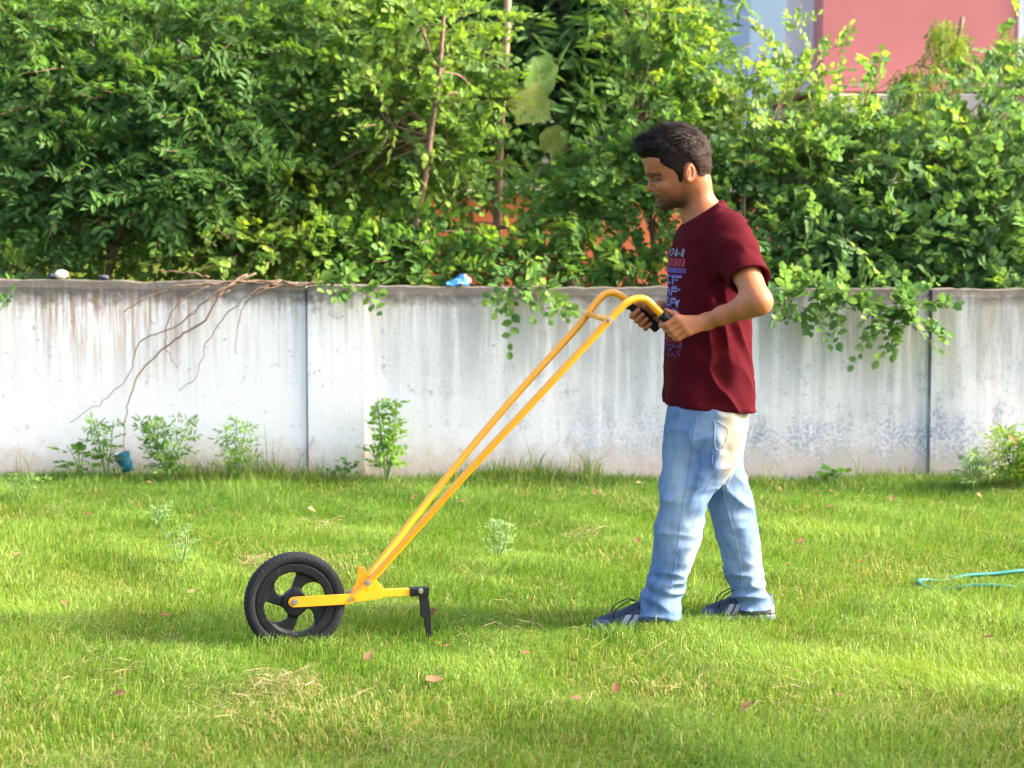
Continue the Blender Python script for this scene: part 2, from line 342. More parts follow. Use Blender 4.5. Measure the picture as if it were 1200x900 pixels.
# ------------------------------------------------------------------ the boundary wall
def wall_mat():
    m, t, b = mat_new('weathered_whitewash'); setv(b, Roughness=.9); b.inputs['Specular IOR Level'].default_value = .2
    g = N(t, 'NewGeometry'); sx = N(t, 'SeparateXYZ'); t.links.new(g.outputs['Position'], sx.inputs[0]); L = t.links.new
    def mp(scale, loc=(0, 0, 0)):
        n = N(t, 'Mapping'); setv(n, Scale=scale, Location=loc); L(g.outputs['Position'], n.inputs[0]); return n.outputs[0]
    def noise(v, sc_, det=5., ro=.6):
        n = N(t, 'TexNoise'); setv(n, Scale=sc_, Detail=det, Roughness=ro); L(v, n.inputs['Vector']); return n.outputs['Fac']
    def rng_(v, a, b_, c=0., d=1.):
        n = N(t, 'MapRange', interpolation_type='SMOOTHSTEP'); setv(n, From_Min=a, From_Max=b_, To_Min=c, To_Max=d); L(v, n.inputs[0]); return n.outputs[0]
    def mul(a, b_, op='MULTIPLY'):
        n = N(t, 'Math', operation=op); 
        for i, v in enumerate((a, b_)):
            if isinstance(v, (int, float)): n.inputs[i].default_value = v
            else: L(v, n.inputs[i])
        return n.outputs[0]
    state = {'c': None}
    def over(fac, c):
        n = N(t, 'Mix', data_type='RGBA'); L(fac, n.inputs[0]); n.inputs[7].default_value = (*c, 1)
        if state['c'] is None: n.inputs[6].default_value = (.77, .73, .715, 1)
        else: L(state['c'], n.inputs[6])
        state['c'] = n.outputs[2]
    X, Z = sx.outputs[0], sx.outputs[2]
    big = noise(mp((1, 1, 1)), 2.2); streak = noise(mp((9, 9, .55)), 1.6, 6., .65); fine = noise(mp((1, 1, 1)), 55, 6., .75); med = noise(mp((1, 1, 1)), 11, 6., .7); streak2 = noise(mp((22, 22, 1.1), (3, 0, 1)), 1.5, 5., .7)
    over(mul(rng_(big, .45, .7), .6), (.76, .75, .81))                                     # bluish limewash showing
    over(mul(rng_(med, .5, .75), .45), (.80, .75, .71))
    right = rng_(X, -1.0, .4); over(mul(mul(right, rng_(noise(mp((1, 1, .6), (2, 0, 7)), 1.7, 6., .65), .30, .62)), .55), (.47, .475, .47))
    top = mul(rng_(Z, .25, 1.0), rng_(streak, .34, .60)); over(mul(top, mul(right, .9, 'MULTIPLY')), (.20, .205, .19)); mold = mul(rng_(mul(Z, mul(med, .35), 'ADD'), 1.02, 1.22), rng_(med, .42, .62)); over(mul(mold, mul(rng_(big, .38, .6), .9)), (.085, .085, .08))   # grey algae runs
    over(mul(mul(rng_(Z, .15, .95), rng_(streak2, .42, .70)), .55), (.44, .43, .41)); over(mul(mul(rng_(big, .40, .62), rng_(streak, .40, .62)), mul(right, .55)), (.36, .375, .39)); blot = mul(rng_(noise(mp((1.0, 1.0, .55), (5, 0, 2)), 5.5, 8., .78), .52, .64), right); over(mul(blot, mul(rng_(fine, .36, .56), .8)), (.25, .265, .30)); chip = mul(rng_(noise(mp((1, 1, 1), (9, 0, 4)), 16, 7., .75), .60, .64), .8); over(chip, (.36, .34, .33))
    ol = mul(mul(rng_(X, 1.3, 2.2), rng_(streak, .45, .7)), .5); over(mul(ol, rng_(Z, .3, .9)), (.40, .37, .22))
    rust = mul(mul(rng_(X, -2.62, -2.3), rng_(X, -1.45, -1.8)), mul(rng_(Z, .45, 1.0), rng_(streak2, .44, .66))); brn = mul(mul(rng_(mul(Z, mul(big, .35), 'ADD'), .95, 1.2), rng_(streak2, .36, .62)), .8); over(brn, (.33, .24, .17)); over(mul(rust, .95), (.36, .18, .085))
    band = mul(rng_(mul(Z, mul(med, .45), 'ADD'), .66, .44), rng_(X, -.9, 1.7)); over(mul(mul(band, rng_(fine, .44, .60)), mul(rng_(big, .36, .60), .9)), (.20, .22, .30))  # flaked specks
    spk = mul(rng_(med, .60, .70), rng_(fine, .5, .6)); over(mul(spk, .75), (.24, .26, .30))
    base = rng_(mul(Z, mul(med, .34), 'ADD'), .42, .20); over(mul(base, .75), (.50, .37, .27))                                                # splashed soil
    over(mul(mul(base, rng_(fine, .45, .6)), .7), (.62, .55, .48))
    edge = mul(rng_(mul(Z, mul(med, .16), 'ADD'), .975, 1.075), .94); over(edge, (.11, .095, .08))                                             # lichen-dark top edge
    L(state['c'], b.inputs['Base Color'])
    bp = N(t, 'Bump'); setv(bp, Strength=.4, Distance=.006); hh = mul(fine, mul(med, .8), 'ADD'); L(hh, bp.inputs['Height']); L(bp.outputs[0], b.inputs['Normal']); return m
M_WALL = wall_mat()
wall = empty('boundary_wall', (0, WALL_Y, 0), 'weathered whitewashed plaster boundary wall behind the lawn with two shallow pilasters', 'wall')
def slab(name, px0, px1, front, back, h0, h1, seed, par=wall, rough_top=.006, z0=-.12):
    """a plaster slab with a slightly uneven face and top"""
    x0, x1 = P(px0, 450, WALL_Y)[0], P(px1, 450, WALL_Y)[0]; nx = max(6, int((x1 - x0) / .035)); nz = 32; r = np.random.default_rng(seed)
    X, Zt = np.meshgrid(np.linspace(x0, x1, nx), np.linspace(0, 1, nz), indexing='ij'); q = np.stack([X, X * 0, Zt], -1).reshape(-1, 3)
    top = h0 + (h1 - h0) * (X - x0) / (x1 - x0) + rough_top * wnoise(q, seed, 14).reshape(X.shape) + rough_top * .7 * wnoise(q, seed + 1, 60).reshape(X.shape) * (Zt > .9)
    Z = z0 + (top - z0) * Zt; yf = WALL_Y - front + .003 * wnoise(np.stack([X, X * 0, Z], -1).reshape(-1, 3), seed + 2, 7).reshape(X.shape)
    yf = yf + .006 * (Zt >= .999); Vf = np.stack([X, yf, Z], -1).reshape(-1, 3); Vb = np.stack([X, X * 0 + WALL_Y + back, Z], -1).reshape(-1, 3)
    n = nx * nz; i = (np.arange(nx - 1)[:, None] * nz + np.arange(nz - 1)[None]); F = [np.stack([i, i + nz, i + nz + 1, i + 1], -1).reshape(-1, 4), np.stack([i + n, i + n + 1, i + n + nz + 1, i + n + nz], -1).reshape(-1, 4)]
    a = np.arange(nx - 1) * nz; F.append(np.stack([a + nz - 1, a + 2 * nz - 1, a + 2 * nz - 1 + n, a + nz - 1 + n], 1)); F.append(np.stack([a, a + n, a + nz + n, a + nz], 1))
    b_ = np.arange(nz - 1); F.append(np.stack([b_, b_ + 1, b_ + 1 + n, b_ + n], 1)); b_ = b_ + (nx - 1) * nz; F.append(np.stack([b_, b_ + n, b_ + n + 1, b_ + 1], 1))
    return attach(link(name, np_mesh(name, np.concatenate([Vf, Vb]), np.concatenate(F), smooth=False), M_WALL), par)
slab('panel', -300, 358.6, .0, .16, 1.056, 1.031, 21)
slab('pilaster', 361.5, 428, .021, .18, 1.016, 1.012, 24)
slab('panel', 428.2, 1087, .0, .16, 1.012, .997, 27)
slab('pilaster', 1090.5, 1156, .022, .18, .997, .997, 30)
slab('panel', 1156.2, 1500, .004, .16, .997, .992, 33)
for a, b_, hh in ((358.6, 361.5, 1.0), (1087, 1090.5, .96)): slab('joint_filler', a, b_, -.02, .12, hh, hh, 40)

# ------------------------------------------------------------------ the house behind
M_PINK = plain('pink_plaster', (.50, .165, .16), .85, var=.08, scale=3)
M_SALMON = plain('salmon_plaster', (.66, .19, .085), .85, var=.10, scale=4)
M_PALE = plain('pale_blue_plaster', (.58, .68, .85), .85, var=.06, scale=3)
M_CONC = plain('concrete', (.46, .41, .36), .9, var=.15, bump=.3, scale=12)
M_WHITE = plain('white_plaster', (.72, .72, .72), .85, var=.05, scale=4)
M_GLASS = plain('window_glass', (.03, .035, .04), .08, spec=.8)
house = empty('house', (4.2, 20, 0), 'pink two storey house with salmon ground floor and concrete ledge behind the bushes', 'house')
def hbox(name, px0, px1, py0, py1, Y, depth, mat, par=house, bev=.01):
    a, b_ = P(px0, py0, Y), P(px1, py1, Y); c = (a + b_) / 2; c[1] = Y + depth / 2
    return attach(MB().add(*box(c, (abs(b_[0] - a[0]) / 2, depth / 2, abs(a[2] - b_[2]) / 2), bev=bev)).build(name, mat, smooth=False), par)
hbox('upper_wall', 968, 2100, -420, 108, 19.2, 4, M_PINK)
hbox('ledge', 963, 2100, 110, 136, 18.9, 4.3, M_CONC)
hbox('lower_wall', 985, 2100, 137.5, 440, 19.6, 3.6, M_WHITE)
hbox('column', 942, 968, 137.5, 440, 19.0, .35, M_SALMON)
hbox('side_wall', 925, 964, -420, 109, 19.7, 3, M_WHITE)
for k, (a, b_) in enumerate(((1195, 1300), (1420, 1525))):
    hbox('window', a, b_, -60, 105, 19.17, .06, M_WHITE); hbox('pane', a + 10, b_ - 10, -50, 96, 19.15, .06, M_GLASS); hbox('sunshade', a - 16, b_ + 16, 78, 84 + 24, 18.75, .38, M_CONC)
pale = empty('house', (2, 24, 0), 'pale blue house glimpsed between the trees', 'house')
hbox('wall', 800, 930, -420, 420, 23.5, 4, M_PALE, pale); hbox('pillar', 905, 928, -420, 420, 23.2, .25, M_WHITE, pale)
yard = empty('yard_wall', (.6, 17.2, 0), 'low salmon painted wall seen through gaps under the bushes', 'wall')
hbox('wall', 470, 1010, 228, 470, 17.2, .2, M_SALMON, yard); hbox('coping', 466, 1014, 222, 227.4, 17.15, .3, M_CONC, yard)

# ------------------------------------------------------------------ leaves, shrubs and trees
T_ROUND = (np.array([[0, 0, 0], [.31, .20, .05], [.38, .62, .05], [0, 1, -.06], [-.38, .62, .05], [-.31, .20, .05]]), np.array([[0, 1, 2, 3], [0, 3, 4, 5]]))
T_LONG = (np.array([[0, 0, 0], [.13, .30, .03], [.12, .65, .01], [0, 1, -.14], [-.12, .65, .01], [-.13, .30, .03]]), np.array([[0, 1, 2, 3], [0, 3, 4, 5]]))
T_MID = (np.array([[0, 0, 0], [.19, .26, .04], [.20, .62, .02], [0, 1, -.12], [-.20, .62, .02], [-.19, .26, .04]]), np.array([[0, 1, 2, 3], [0, 3, 4, 5]]))
T_BIG = (np.array([[0, 0, 0], [.36, .10, .05], [.46, .40, .03], [.28, .72, .0], [0, 1, -.12], [-.28, .72, .0], [-.46, .40, .03], [-.36, .10, .05], [0, .5, -.03]]),
         np.array([[0, 1, 2, 8], [8, 2, 3, 4], [8, 4, 5, 6], [0, 8, 6, 7]]))
def put_leaves(T, pos, axis, nrm, ln):
    tv, tf = T; s = unit(np.cross(axis, nrm)); n2 = np.cross(s, axis)
    V = pos[:, None] + ln[:, None, None] * (tv[None, :, 0, None] * s[:, None] + tv[None, :, 1, None] * axis[:, None] + tv[None, :, 2, None] * n2[:, None])
    F = (np.arange(len(pos))[:, None, None] * len(tv) + tf[None]).reshape(-1, tf.shape[1]); return V.reshape(-1, 3), F
def sprays(base, d, L, nl, ll, upw=.7, spread=.9, droop=.25, jit=.3):
    """leaves set alternately along twigs: positions, axes, normals, lengths and twig id"""
    n = len(base); r = rng.normal(size=(n, 3)); nr = unit(np.array([0, 0, upw]) + d * .15 + r * .45 + np.array([0, -.35, 0])); side = unit(np.cross(d, nr)); nr = np.cross(side, d)
    t = (np.arange(nl) + 1) / nl; sg = np.where(np.arange(nl) % 2, 1., -1.)
    pos = base[:, None] + d[:, None] * (L[:, None] * t)[:, :, None]; pos[:, :, 2] -= droop * (L[:, None] * t ** 2)
    ax = d[:, None] * .55 + side[:, None] * (sg * spread)[None, :, None] + rng.normal(0, jit, (n, nl, 3)); ax[:, -1] = d + rng.normal(0, jit * .5, (n, 3)); ax[:, :, 2] -= droop * .6; ax = unit(ax)
    nn = unit(nr[:, None] + rng.normal(0, jit, (n, nl, 3))); le = ll * (.7 + .6 * rng.random((n, nl))) * (1 - .25 * np.abs(t - .45))[None]
    return pos.reshape(-1, 3), ax.reshape(-1, 3), nn.reshape(-1, 3), le.ravel(), np.repeat(np.arange(n), nl)
LEAF_MESH = {}
def leaf_data(key, T, mat):
    if key not in LEAF_MESH:
        me = np_mesh('leaf', T[0], T[1], smooth=False); me.materials.append(mat); LEAF_MESH[key] = me
    return LEAF_MESH[key]
def shrub(name, label, clumps, trunk, T, ll, c_old, c_new, newp=.25, n_own=50, leaf_mat=None, nl=9, tw=(.10, .24), limb_r=.018, group=None, cat='shrub', droop=.25, upw=.7, dens=.66, bark=None, spread=.9, limbs=True):
    """trunk: polyline in the world; clumps: (px, py, Y, rx_px, rz_px, depth m, sprays)"""
    base = np.asarray(trunk[0]); o = empty(name, (base[0], base[1], 0), label, cat, group); bark = bark or M_BARK
    tp = catmull(trunk, 6); V, F = tube(tp, np.linspace(limb_r * 1.8, limb_r, len(tp)), 8)
    attach(MB().add(V, F).build('trunk', bark), o)
    B, D, L, mb = [], [], [], MB()
    for (px, py, Y, rx, rz, dep, ns) in clumps:
        Y = Y + DW if Y < 12.3 else Y
        ns = int(ns * dens); c = P(px, py, Y); s = FPX / Y; rr = np.array([rx / s, dep, rz / s]); u = unit(rng.normal(size=(ns, 3))); rad = rng.random(ns) ** .45
        u[:, 1] -= .25; p = c + u * rad[:, None] * rr * (1 + .22 * rng.normal(size=(ns, 1)) * (rng.random((ns, 1)) < .3)); d = unit(u * np.array([1, .8, .8]) + np.array([0, -.25, .25]) + rng.normal(0, .45, (ns, 3)))
        B.append(p); D.append(d); L.append(rng.uniform(*tw, ns))
        if limbs and Y > 12.3:
            k = tp[int(len(tp) * rng.uniform(.35, .95)) - 1]
            for q in range(3):
                e = c + (rng.random(3) * 2 - 1) * rr * .7; mid = (k + e) / 2 + rng.normal(0, .06, 3) + np.array([0, 0, .05])
                mb.add(*tube(catmull([k, mid, e], 5), [limb_r * .75, limb_r * .25], 5))
    B, D, L = np.concatenate(B), np.concatenate(D), np.concatenate(L)
    keep = (B[:, 1] > WALL_Y + .14) | (B[:, 2] > 1.07) | (B[:, 1] < WALL_Y - .06); B, D, L = B[keep], D[keep], L[keep]
    tv = np.zeros((len(B), 6, 3)); e = B + D * L[:, None]; e[:, 2] -= droop * L; sd = unit(np.cross(D, np.array([0, 0, 1.]))); up = np.cross(sd, D); r0, r1 = .0028, .0012
    for k in range(3):
        a = k * 2.094; o_ = math.cos(a) * sd + math.sin(a) * up; tv[:, k] = B + o_ * r0; tv[:, k + 3] = e + o_ * r1
    tf = (np.arange(len(B))[:, None, None] * 6 + np.array([[0, 1, 4, 3], [1, 2, 5, 4], [2, 0, 3, 5]])[None]).reshape(-1, 4)
    if limbs: attach(mb.build('limb', bark), o)
    attach(tag(link('twigs', np_mesh('twigs', tv.reshape(-1, 3), tf), bark), kind='stuff'), o)
    pos, ax, nn, le, tid = sprays(B, D, L, nl, ll, droop=droop, upw=upw, spread=spread)
    ok = ~((pos[:, 1] > WALL_Y - .09) & (pos[:, 1] < WALL_Y + .2) & (pos[:, 2] < 1.04)); pos, ax, nn, le, tid = pos[ok], ax[ok], nn[ok], le[ok], tid[ok]
    tone = np.random.default_rng(5).random(len(B))[tid] * .6 + rng.random(len(pos)) * .4; hi = np.percentile(pos[:, 2], 70); new = (rng.random(len(B))[tid] < newp * np.where(pos[:, 2] > hi, 2., .6)) & (rng.random(len(pos)) < .75)
    c = lerp(np.array(c_old) * .62, np.array(c_old) * 1.35, tone); c[new] = lerp(np.array(c_new) * .75, np.array(c_new) * 1.15, rng.random(new.sum()))
    own = np.zeros(len(pos), bool)
    if n_own and leaf_mat:
        u, v = PX(pos); vis = (u > 5) & (u < 1195) & (v > 5) & (v < 420); sc_ = np.where(vis, le / (pos[:, 1] - np.percentile(pos[:, 1], 1) + .3), 0); own[np.argsort(-sc_)[:n_own]] = True
        me = leaf_data(name + str(ll), T, leaf_mat)
        for i in np.where(own)[0]:
            s_ = unit(np.cross(ax[i], nn[i])); n2 = np.cross(s_, ax[i]); lo = bpy.data.objects.new('leaf', me); col.objects.link(lo)
            m4 = Matrix.Identity(4)
            for a, vec in enumerate((s_, ax[i], n2)):
                for b_ in range(3): m4[b_][a] = vec[b_] * le[i]
            for b_ in range(3): m4[b_][3] = pos[i][b_] - o.location[b_]
            lo.parent = o; lo.matrix_local = m4
    V, F = put_leaves(T, pos[~own], ax[~own], nn[~own], le[~own]); k = len(T[0])
    attach(tag(link('crown', np_mesh('crown', V, F, colr=np.repeat(c[~own], k, 0)), M_LEAF), kind='stuff'), o); return o
OL_R = obj_leaf_mat('leaf_mid_green', (.07, .17, .04), (.17, .29, .05)); OL_B = obj_leaf_mat('leaf_light_green', (.10, .21, .03), (.22, .34, .045)); OL_D = obj_leaf_mat('leaf_deep_green', (.045, .125, .026), (.10, .22, .04))
G_R, G_B, G_D, G_N = (.115, .225, .080), (.140, .255, .062), (.088, .190, .055), (.22, .35, .065)

def tr(*pp): return [np.array([*P(px, py, Y)[:2], P(px, py, Y)[2]]) for px, py, Y in pp]
# right: the bush that spills over the wall
shrub('shrub', 'dense round leaved bush spilling over the wall beside the right pilaster', [(960, 215, 13.0, 70, 60, .4, 230), (1050, 205, 13.1, 80, 55, .45, 300), (1130, 190, 13.1, 75, 70, .45, 300), (1195, 215, 13.1, 60, 80, .45, 230),
      (950, 290, 12.8, 75, 45, .35, 260), (1040, 285, 12.75, 80, 50, .35, 300), (1130, 280, 12.8, 75, 55, .4, 280), (1205, 290, 12.8, 55, 60, .4, 180), (930, 335, 12.55, 55, 22, .25, 130), (1010, 335, 12.5, 60, 25, .25, 150), (1110, 335, 12.6, 60, 22, .25, 120), (1190, 335, 12.5, 50, 22, .22, 100),
      (1052, 362, 12.16, 38, 22, .07, 60), (930, 352, 12.17, 40, 12, .06, 34), (985, 350, 12.17, 30, 12, .06, 22), (1010, 160, 13.2, 50, 28, .3, 90), (1260, 240, 13.1, 60, 90, .4, 150), (1025, 115, 13.3, 45, 38, .3, 46), (1155, 110, 13.3, 60, 40, .3, 62), (1200, 60, 13.4, 50, 40, .3, 34)],
      tr((1060, 360, 12.9), (1055, 330, 12.95), (1035, 280, 12.95), (1010, 230, 13.0)), T_ROUND, .054, G_R, G_N, .13, 260, OL_R, nl=9, limb_r=.016)
shrub('shrub', 'sparse lime green bush top behind the man, in front of the pale house', [(880, 125, 13.2, 55, 50, .35, 90), (930, 110, 13.3, 50, 40, .3, 60), (860, 190, 13.2, 55, 60, .35, 170), (910, 180, 13.1, 60, 60, .35, 190), (890, 260, 13.0, 60, 50, .35, 190), (975, 150, 13.2, 40, 40, .3, 80), (960, 80, 13.3, 45, 30, .25, 26), (905, 45, 13.3, 60, 25, .25, 14), (850, 320, 12.7, 50, 25, .3, 100)],
      tr((850, 360, 12.9), (858, 290, 13.), (900, 205, 13.), (935, 188, 13.05)), T_ROUND, .044, (.13, .25, .065), (.22, .345, .075), .40, 130, OL_B, nl=8, tw=(.12, .28), limb_r=.012)
# middle
shrub('sapling', 'light green sapling with slender brown stem left of the yellow handles', [(420, 100, 13.2, 75, 55, .35, 210), (370, 170, 13.3, 60, 60, .35, 190), (470, 130, 13.0, 65, 55, .35, 200), (440, 200, 13.2, 80, 50, .35, 220), (535, 110, 13.2, 55, 60, .3, 170), (400, 30, 13.3, 90, 45, .35, 180), (510, 30, 13.2, 80, 40, .35, 160), (535, 180, 13.1, 45, 32, .3, 95), (360, 250, 13.2, 60, 40, .3, 140)],
      tr((480, 330, 12.75), (484, 285, 12.75), (497, 215, 12.75), (506, 150, 12.75), (514, 95, 12.78), (520, 20, 12.85)), T_ROUND, .050, G_B, (.19, .31, .05), .30, 220, OL_B, nl=9, limb_r=.011, tw=(.12, .28))
shrub('shrub', 'low leafy undergrowth along the wall top behind the handles', [(430, 300, 12.8, 60, 35, .3, 200), (500, 300, 12.8, 60, 32, .3, 190), (570, 318, 12.8, 55, 16, .25, 50), (640, 312, 12.75, 60, 26, .25, 90), (700, 312, 12.8, 50, 22, .25, 55), (650, 262, 13.0, 40, 18, .3, 34), (500, 262, 13.0, 34, 22, .3, 34), (620, 340, 12.18, 40, 8, .05, 30), (420, 335, 12.2, 26, 9, .04, 18), (750, 320, 12.8, 40, 25, .3, 90)],
      tr((600, 360, 12.9), (605, 300, 12.9), (590, 250, 12.95)), T_ROUND, .052, (.085, .19, .045), (.20, .32, .045), .22, 200, OL_R, nl=8, limb_r=.009)
shrub('shrub', 'mid green bush with small round leaves between the sapling and the man', [(760, 110, 13.3, 40, 70, .35, 140), (790, 170, 13.2, 55, 70, .35, 210), (730, 210, 13.1, 55, 45, .3, 170), (650, 215, 13.2, 40, 26, .3, 60), (800, 250, 13.0, 45, 30, .3, 55), (800, 80, 13.4, 45, 60, .35, 120), (770, 20, 13.5, 70, 40, .35, 140), (680, 245, 13.0, 45, 26, .3, 70)],
      tr((770, 360, 13.0), (765, 280, 13.05), (755, 200, 13.1), (750, 120, 13.2)), T_ROUND, .045, (.095, .205, .05), (.22, .33, .05), .25, 150, OL_R, nl=10, limb_r=.010)
# left
shrub('shrub', 'dense dark green bush with drooping narrow leaflets above the left wall panel', [(60, 110, 13.1, 80, 60, .4, 210), (160, 120, 13.0, 80, 60, .4, 220), (250, 140, 13.0, 75, 55, .4, 220), (300, 90, 13.2, 60, 60, .4, 170), (100, 195, 12.85, 90, 45, .35, 240), (210, 205, 12.8, 85, 45, .35, 240), (30, 215, 13.0, 60, 60, .35, 140), (290, 210, 12.9, 60, 45, .3, 130), (150, 40, 13.3, 130, 45, .4, 240), (290, 20, 13.4, 80, 40, .35, 150), (20, 30, 13.3, 90, 60, .4, 170), (-60, 150, 13.1, 70, 120, .4, 240), (60, 275, 12.9, 70, 35, .3, 100)],
      tr((122, 345, 12.85), (130, 310, 12.85), (150, 245, 12.9), (175, 180, 13.)), T_MID, .066, G_D, (.10, .20, .035), .22, 200, OL_D, nl=13, tw=(.16, .30), limb_r=.014, droop=.35, spread=1.0)
shrub('shrub', 'yellowish green low bush on the wall above the dry branches', [(300, 290, 12.75, 70, 35, .3, 170), (370, 295, 12.75, 55, 35, .3, 150), (250, 305, 12.8, 50, 25, .25, 100), (350, 240, 13.0, 50, 35, .3, 110), (200, 310, 12.85, 50, 20, .25, 70)],
      tr((310, 355, 12.85), (315, 310, 12.85), (330, 260, 12.9)), T_ROUND, .046, (.105, .205, .036), (.22, .31, .045), .3, 100, OL_B, nl=8, limb_r=.008)
shrub('shrub', 'small round leaved creeper at the left end of the wall top', [(12, 318, 12.55, 28, 16, .15, 45), (-30, 330, 12.4, 40, 24, .2, 50), (-4, 372, 12.2, 8, 9, .03, 6)], tr((-20, 350, 12.6), (-10, 335, 12.6), (5, 322, 12.55)), T_ROUND, .048, G_R, G_N, .2, 20, OL_R, nl=7, limb_r=.005)
# behind: the dark wood
for i, (px, Y, lab) in enumerate(((60, 15.2, 'tall dark leafy tree behind the drooping bush'), (270, 15.8, 'tall dark tree behind the yellowish low bush'), (470, 16.2, 'dark tree standing behind the slender sapling'), (690, 15.4, 'dark tree with thick trunk behind the small leaved bush'), (-190, 15.5, 'dark tree beyond the left end of the wall'))):
    lim = 1 if i != 3 else .75
    shrub('tree', lab, [(px + dx * lim, dy, Y + dd, 80 * lim, 75, .5, 130) for dx, dy, dd in [q for q in ((-80, 40, 0), (0, 20, .2), (80, 50, 0), (-60, 140, -.1), (50, 150, -.2), (0, 185, 0), (-90, 190, .1), (85, 185, .1), (0, -80, .1), (-90, -90, .1), (90, -90, .2), (0, -190, 0)) if not (i in (2, 3) and q[1] > 160)]],
          tr((px + (-22 if i == 3 else 12), 395, Y - .25), (px + (-24 if i == 3 else 6), 250, Y - .25), (px + (-26 if i == 3 else 0), 120, Y - .2), (px, -20, Y)), T_LONG, .17, (.075, .155, .045), (.11, .21, .06), .15, 0, None, nl=10, tw=(.3, .55), limb_r=.055 if i == 3 else .035, group='dark trees in the wood behind the wall', cat='tree', bark=M_BARK_D, droop=.45)
# the big-leaved sapling in the middle
teak = empty('sapling', tuple(P(586, 380, 13.4)), 'young tree with huge pale yellow green leaves on a thin pinkish trunk', 'tree')
attach(MB().add(*tube(catmull(tr((584, 380, 13.4), (583, 250, 13.4), (586, 150, 13.4), (592, 70, 13.4), (596, -20, 13.45)), 6), [.028, .020], 8)).build('trunk', plain('pale_bark', (.30, .19, .12), .9, bump=.6, var=.3)), teak)
attach(MB().add(*tube(catmull(tr((584, 165, 13.4), (576, 110, 13.38), (567, 65, 13.36)), 5), [.012, .008], 6)).build('branch', M_BARK), teak)
M_TEAK = obj_leaf_mat('teak_leaf', (.10, .20, .04), (.19, .22, .04), .35)
def veins(m):
    t = m.node_tree; b = t.nodes['Principled BSDF']; src = b.inputs['Base Color'].links[0].from_socket; tc = N(t, 'TexCoord'); sx = N(t, 'SeparateXYZ'); t.links.new(tc.outputs['Object'], sx.inputs[0])
    def M2(op, a, b_):
        n = N(t, 'Math', operation=op)
        for i, v in enumerate((a, b_)):
            if v is None: continue
            if isinstance(v, (int, float)): n.inputs[i].default_value = v
            else: t.links.new(v, n.inputs[i])
        return n.outputs[0]
    ax = M2('ABSOLUTE', sx.outputs[0], None); mid = M2('LESS_THAN', ax, .014); fr = M2('FRACT', M2('MULTIPLY', M2('SUBTRACT', sx.outputs[1], M2('MULTIPLY', ax, .8)), 8.), None)
    side = M2('LESS_THAN', fr, .10); f = M2('MAXIMUM', mid, side); mx = N(t, 'Mix', data_type='RGBA'); t.links.new(M2('MULTIPLY', f, .55), mx.inputs[0]); t.links.new(src, mx.inputs[6]); mx.inputs[7].default_value = (.34, .40, .16, 1); t.links.new(mx.outputs[2], b.inputs['Base Color'])
veins(M_TEAK)
def teak_leaf():
    n, V, F = 12, [], []
    for i in range(n + 1):
        t = i / n; wv = (.52 * math.sin(math.pi * t ** .75) ** .8) * (1 + .10 * math.sin(17 * t)); z = -.22 * t * t + .05 * math.sin(9 * t)
        for k in (-1, -.5, 0, .5, 1): V.append((k * wv, t, z + .16 * abs(k) * wv + .03 * math.sin(11 * t + 5 * k) * abs(k)))
    for i in range(n):
        for k in range(4): a = i * 5 + k; F.append((a, a + 1, a + 6, a + 5))
    me = np_mesh('leaf', np.array(V), np.array(F), smooth=True); me.materials.append(M_TEAK); return me
bl = teak_leaf()
for px, py, Y, ln, ax, nn in ((598, 108, 13.15, .27, (.85, -.1, -.5), (.1, -.9, .4)), (625, 66, 13.2, .26, (.35, .1, -.85), (.6, -.75, .2)), (562, 62, 13.35, .25, (-.3, 0, -1), (-.2, -.9, .2)), (640, 150, 13.25, .18, (.5, -.1, -.8), (.1, -.9, .4))):
    ax = unit(np.array(ax, float)); nn = unit(np.array(nn, float)); s_ = unit(np.cross(ax, nn)); n2 = np.cross(s_, ax); q = P(px, py, Y); lo = bpy.data.objects.new('leaf', bl); col.objects.link(lo); m4 = Matrix.Identity(4)
    for a, vec in enumerate((s_, ax, n2)):
        for b_ in range(3): m4[b_][a] = vec[b_] * ln
    for b_ in range(3): m4[b_][3] = q[b_] - teak.location[b_]
    lo.parent = teak; lo.matrix_local = m4
# feathery tree by the house
fe = empty('feathery_tree', tuple(P(1110, 420, 14.6)), 'tree with hanging feathery leaves in front of the pink house', 'tree')
attach(MB().add(*tube(catmull(tr((1120, 420, 14.6), (1118, 250, 14.6), (1112, 110, 14.6), (1128, 20, 14.6)), 6), [.03, .014], 8)).add(*tube(catmull(tr((1112, 120, 14.6), (1095, 85, 14.5), (1072, 75, 14.45)), 5), [.012, .005], 6)).build('trunk', M_BARK), fe)
fb, fd, fl = [], [], []
for (px, py, n) in ((1108, 30, 16), (1125, 45, 10), (1075, 80, 16), (1060, 88, 10), (1185, 40, 8)):
    for k in range(n): fb.append(P(px + rng.normal(0, 9), py + rng.normal(0, 8), 14.45 + rng.normal(0, .1))); fd.append(unit(np.array([rng.normal(0, .25), rng.normal(0, .25), -1.]))); fl.append(rng.uniform(.25, .42))
fb, fd, fl = np.array(fb), np.array(fd), np.array(fl); pos, ax, nn, le, tid = sprays(fb, fd, fl, 34, .045, upw=.1, spread=.9, droop=0, jit=.12)
V, F = put_leaves(T_LONG, pos, ax, nn, le); attach(tag(link('crown', np_mesh('crown', V, F, colr=np.repeat(lerp((.09, .17, .03), (.20, .27, .05), rng.random(len(pos))), 6, 0)), M_LEAF), kind='stuff'), fe)

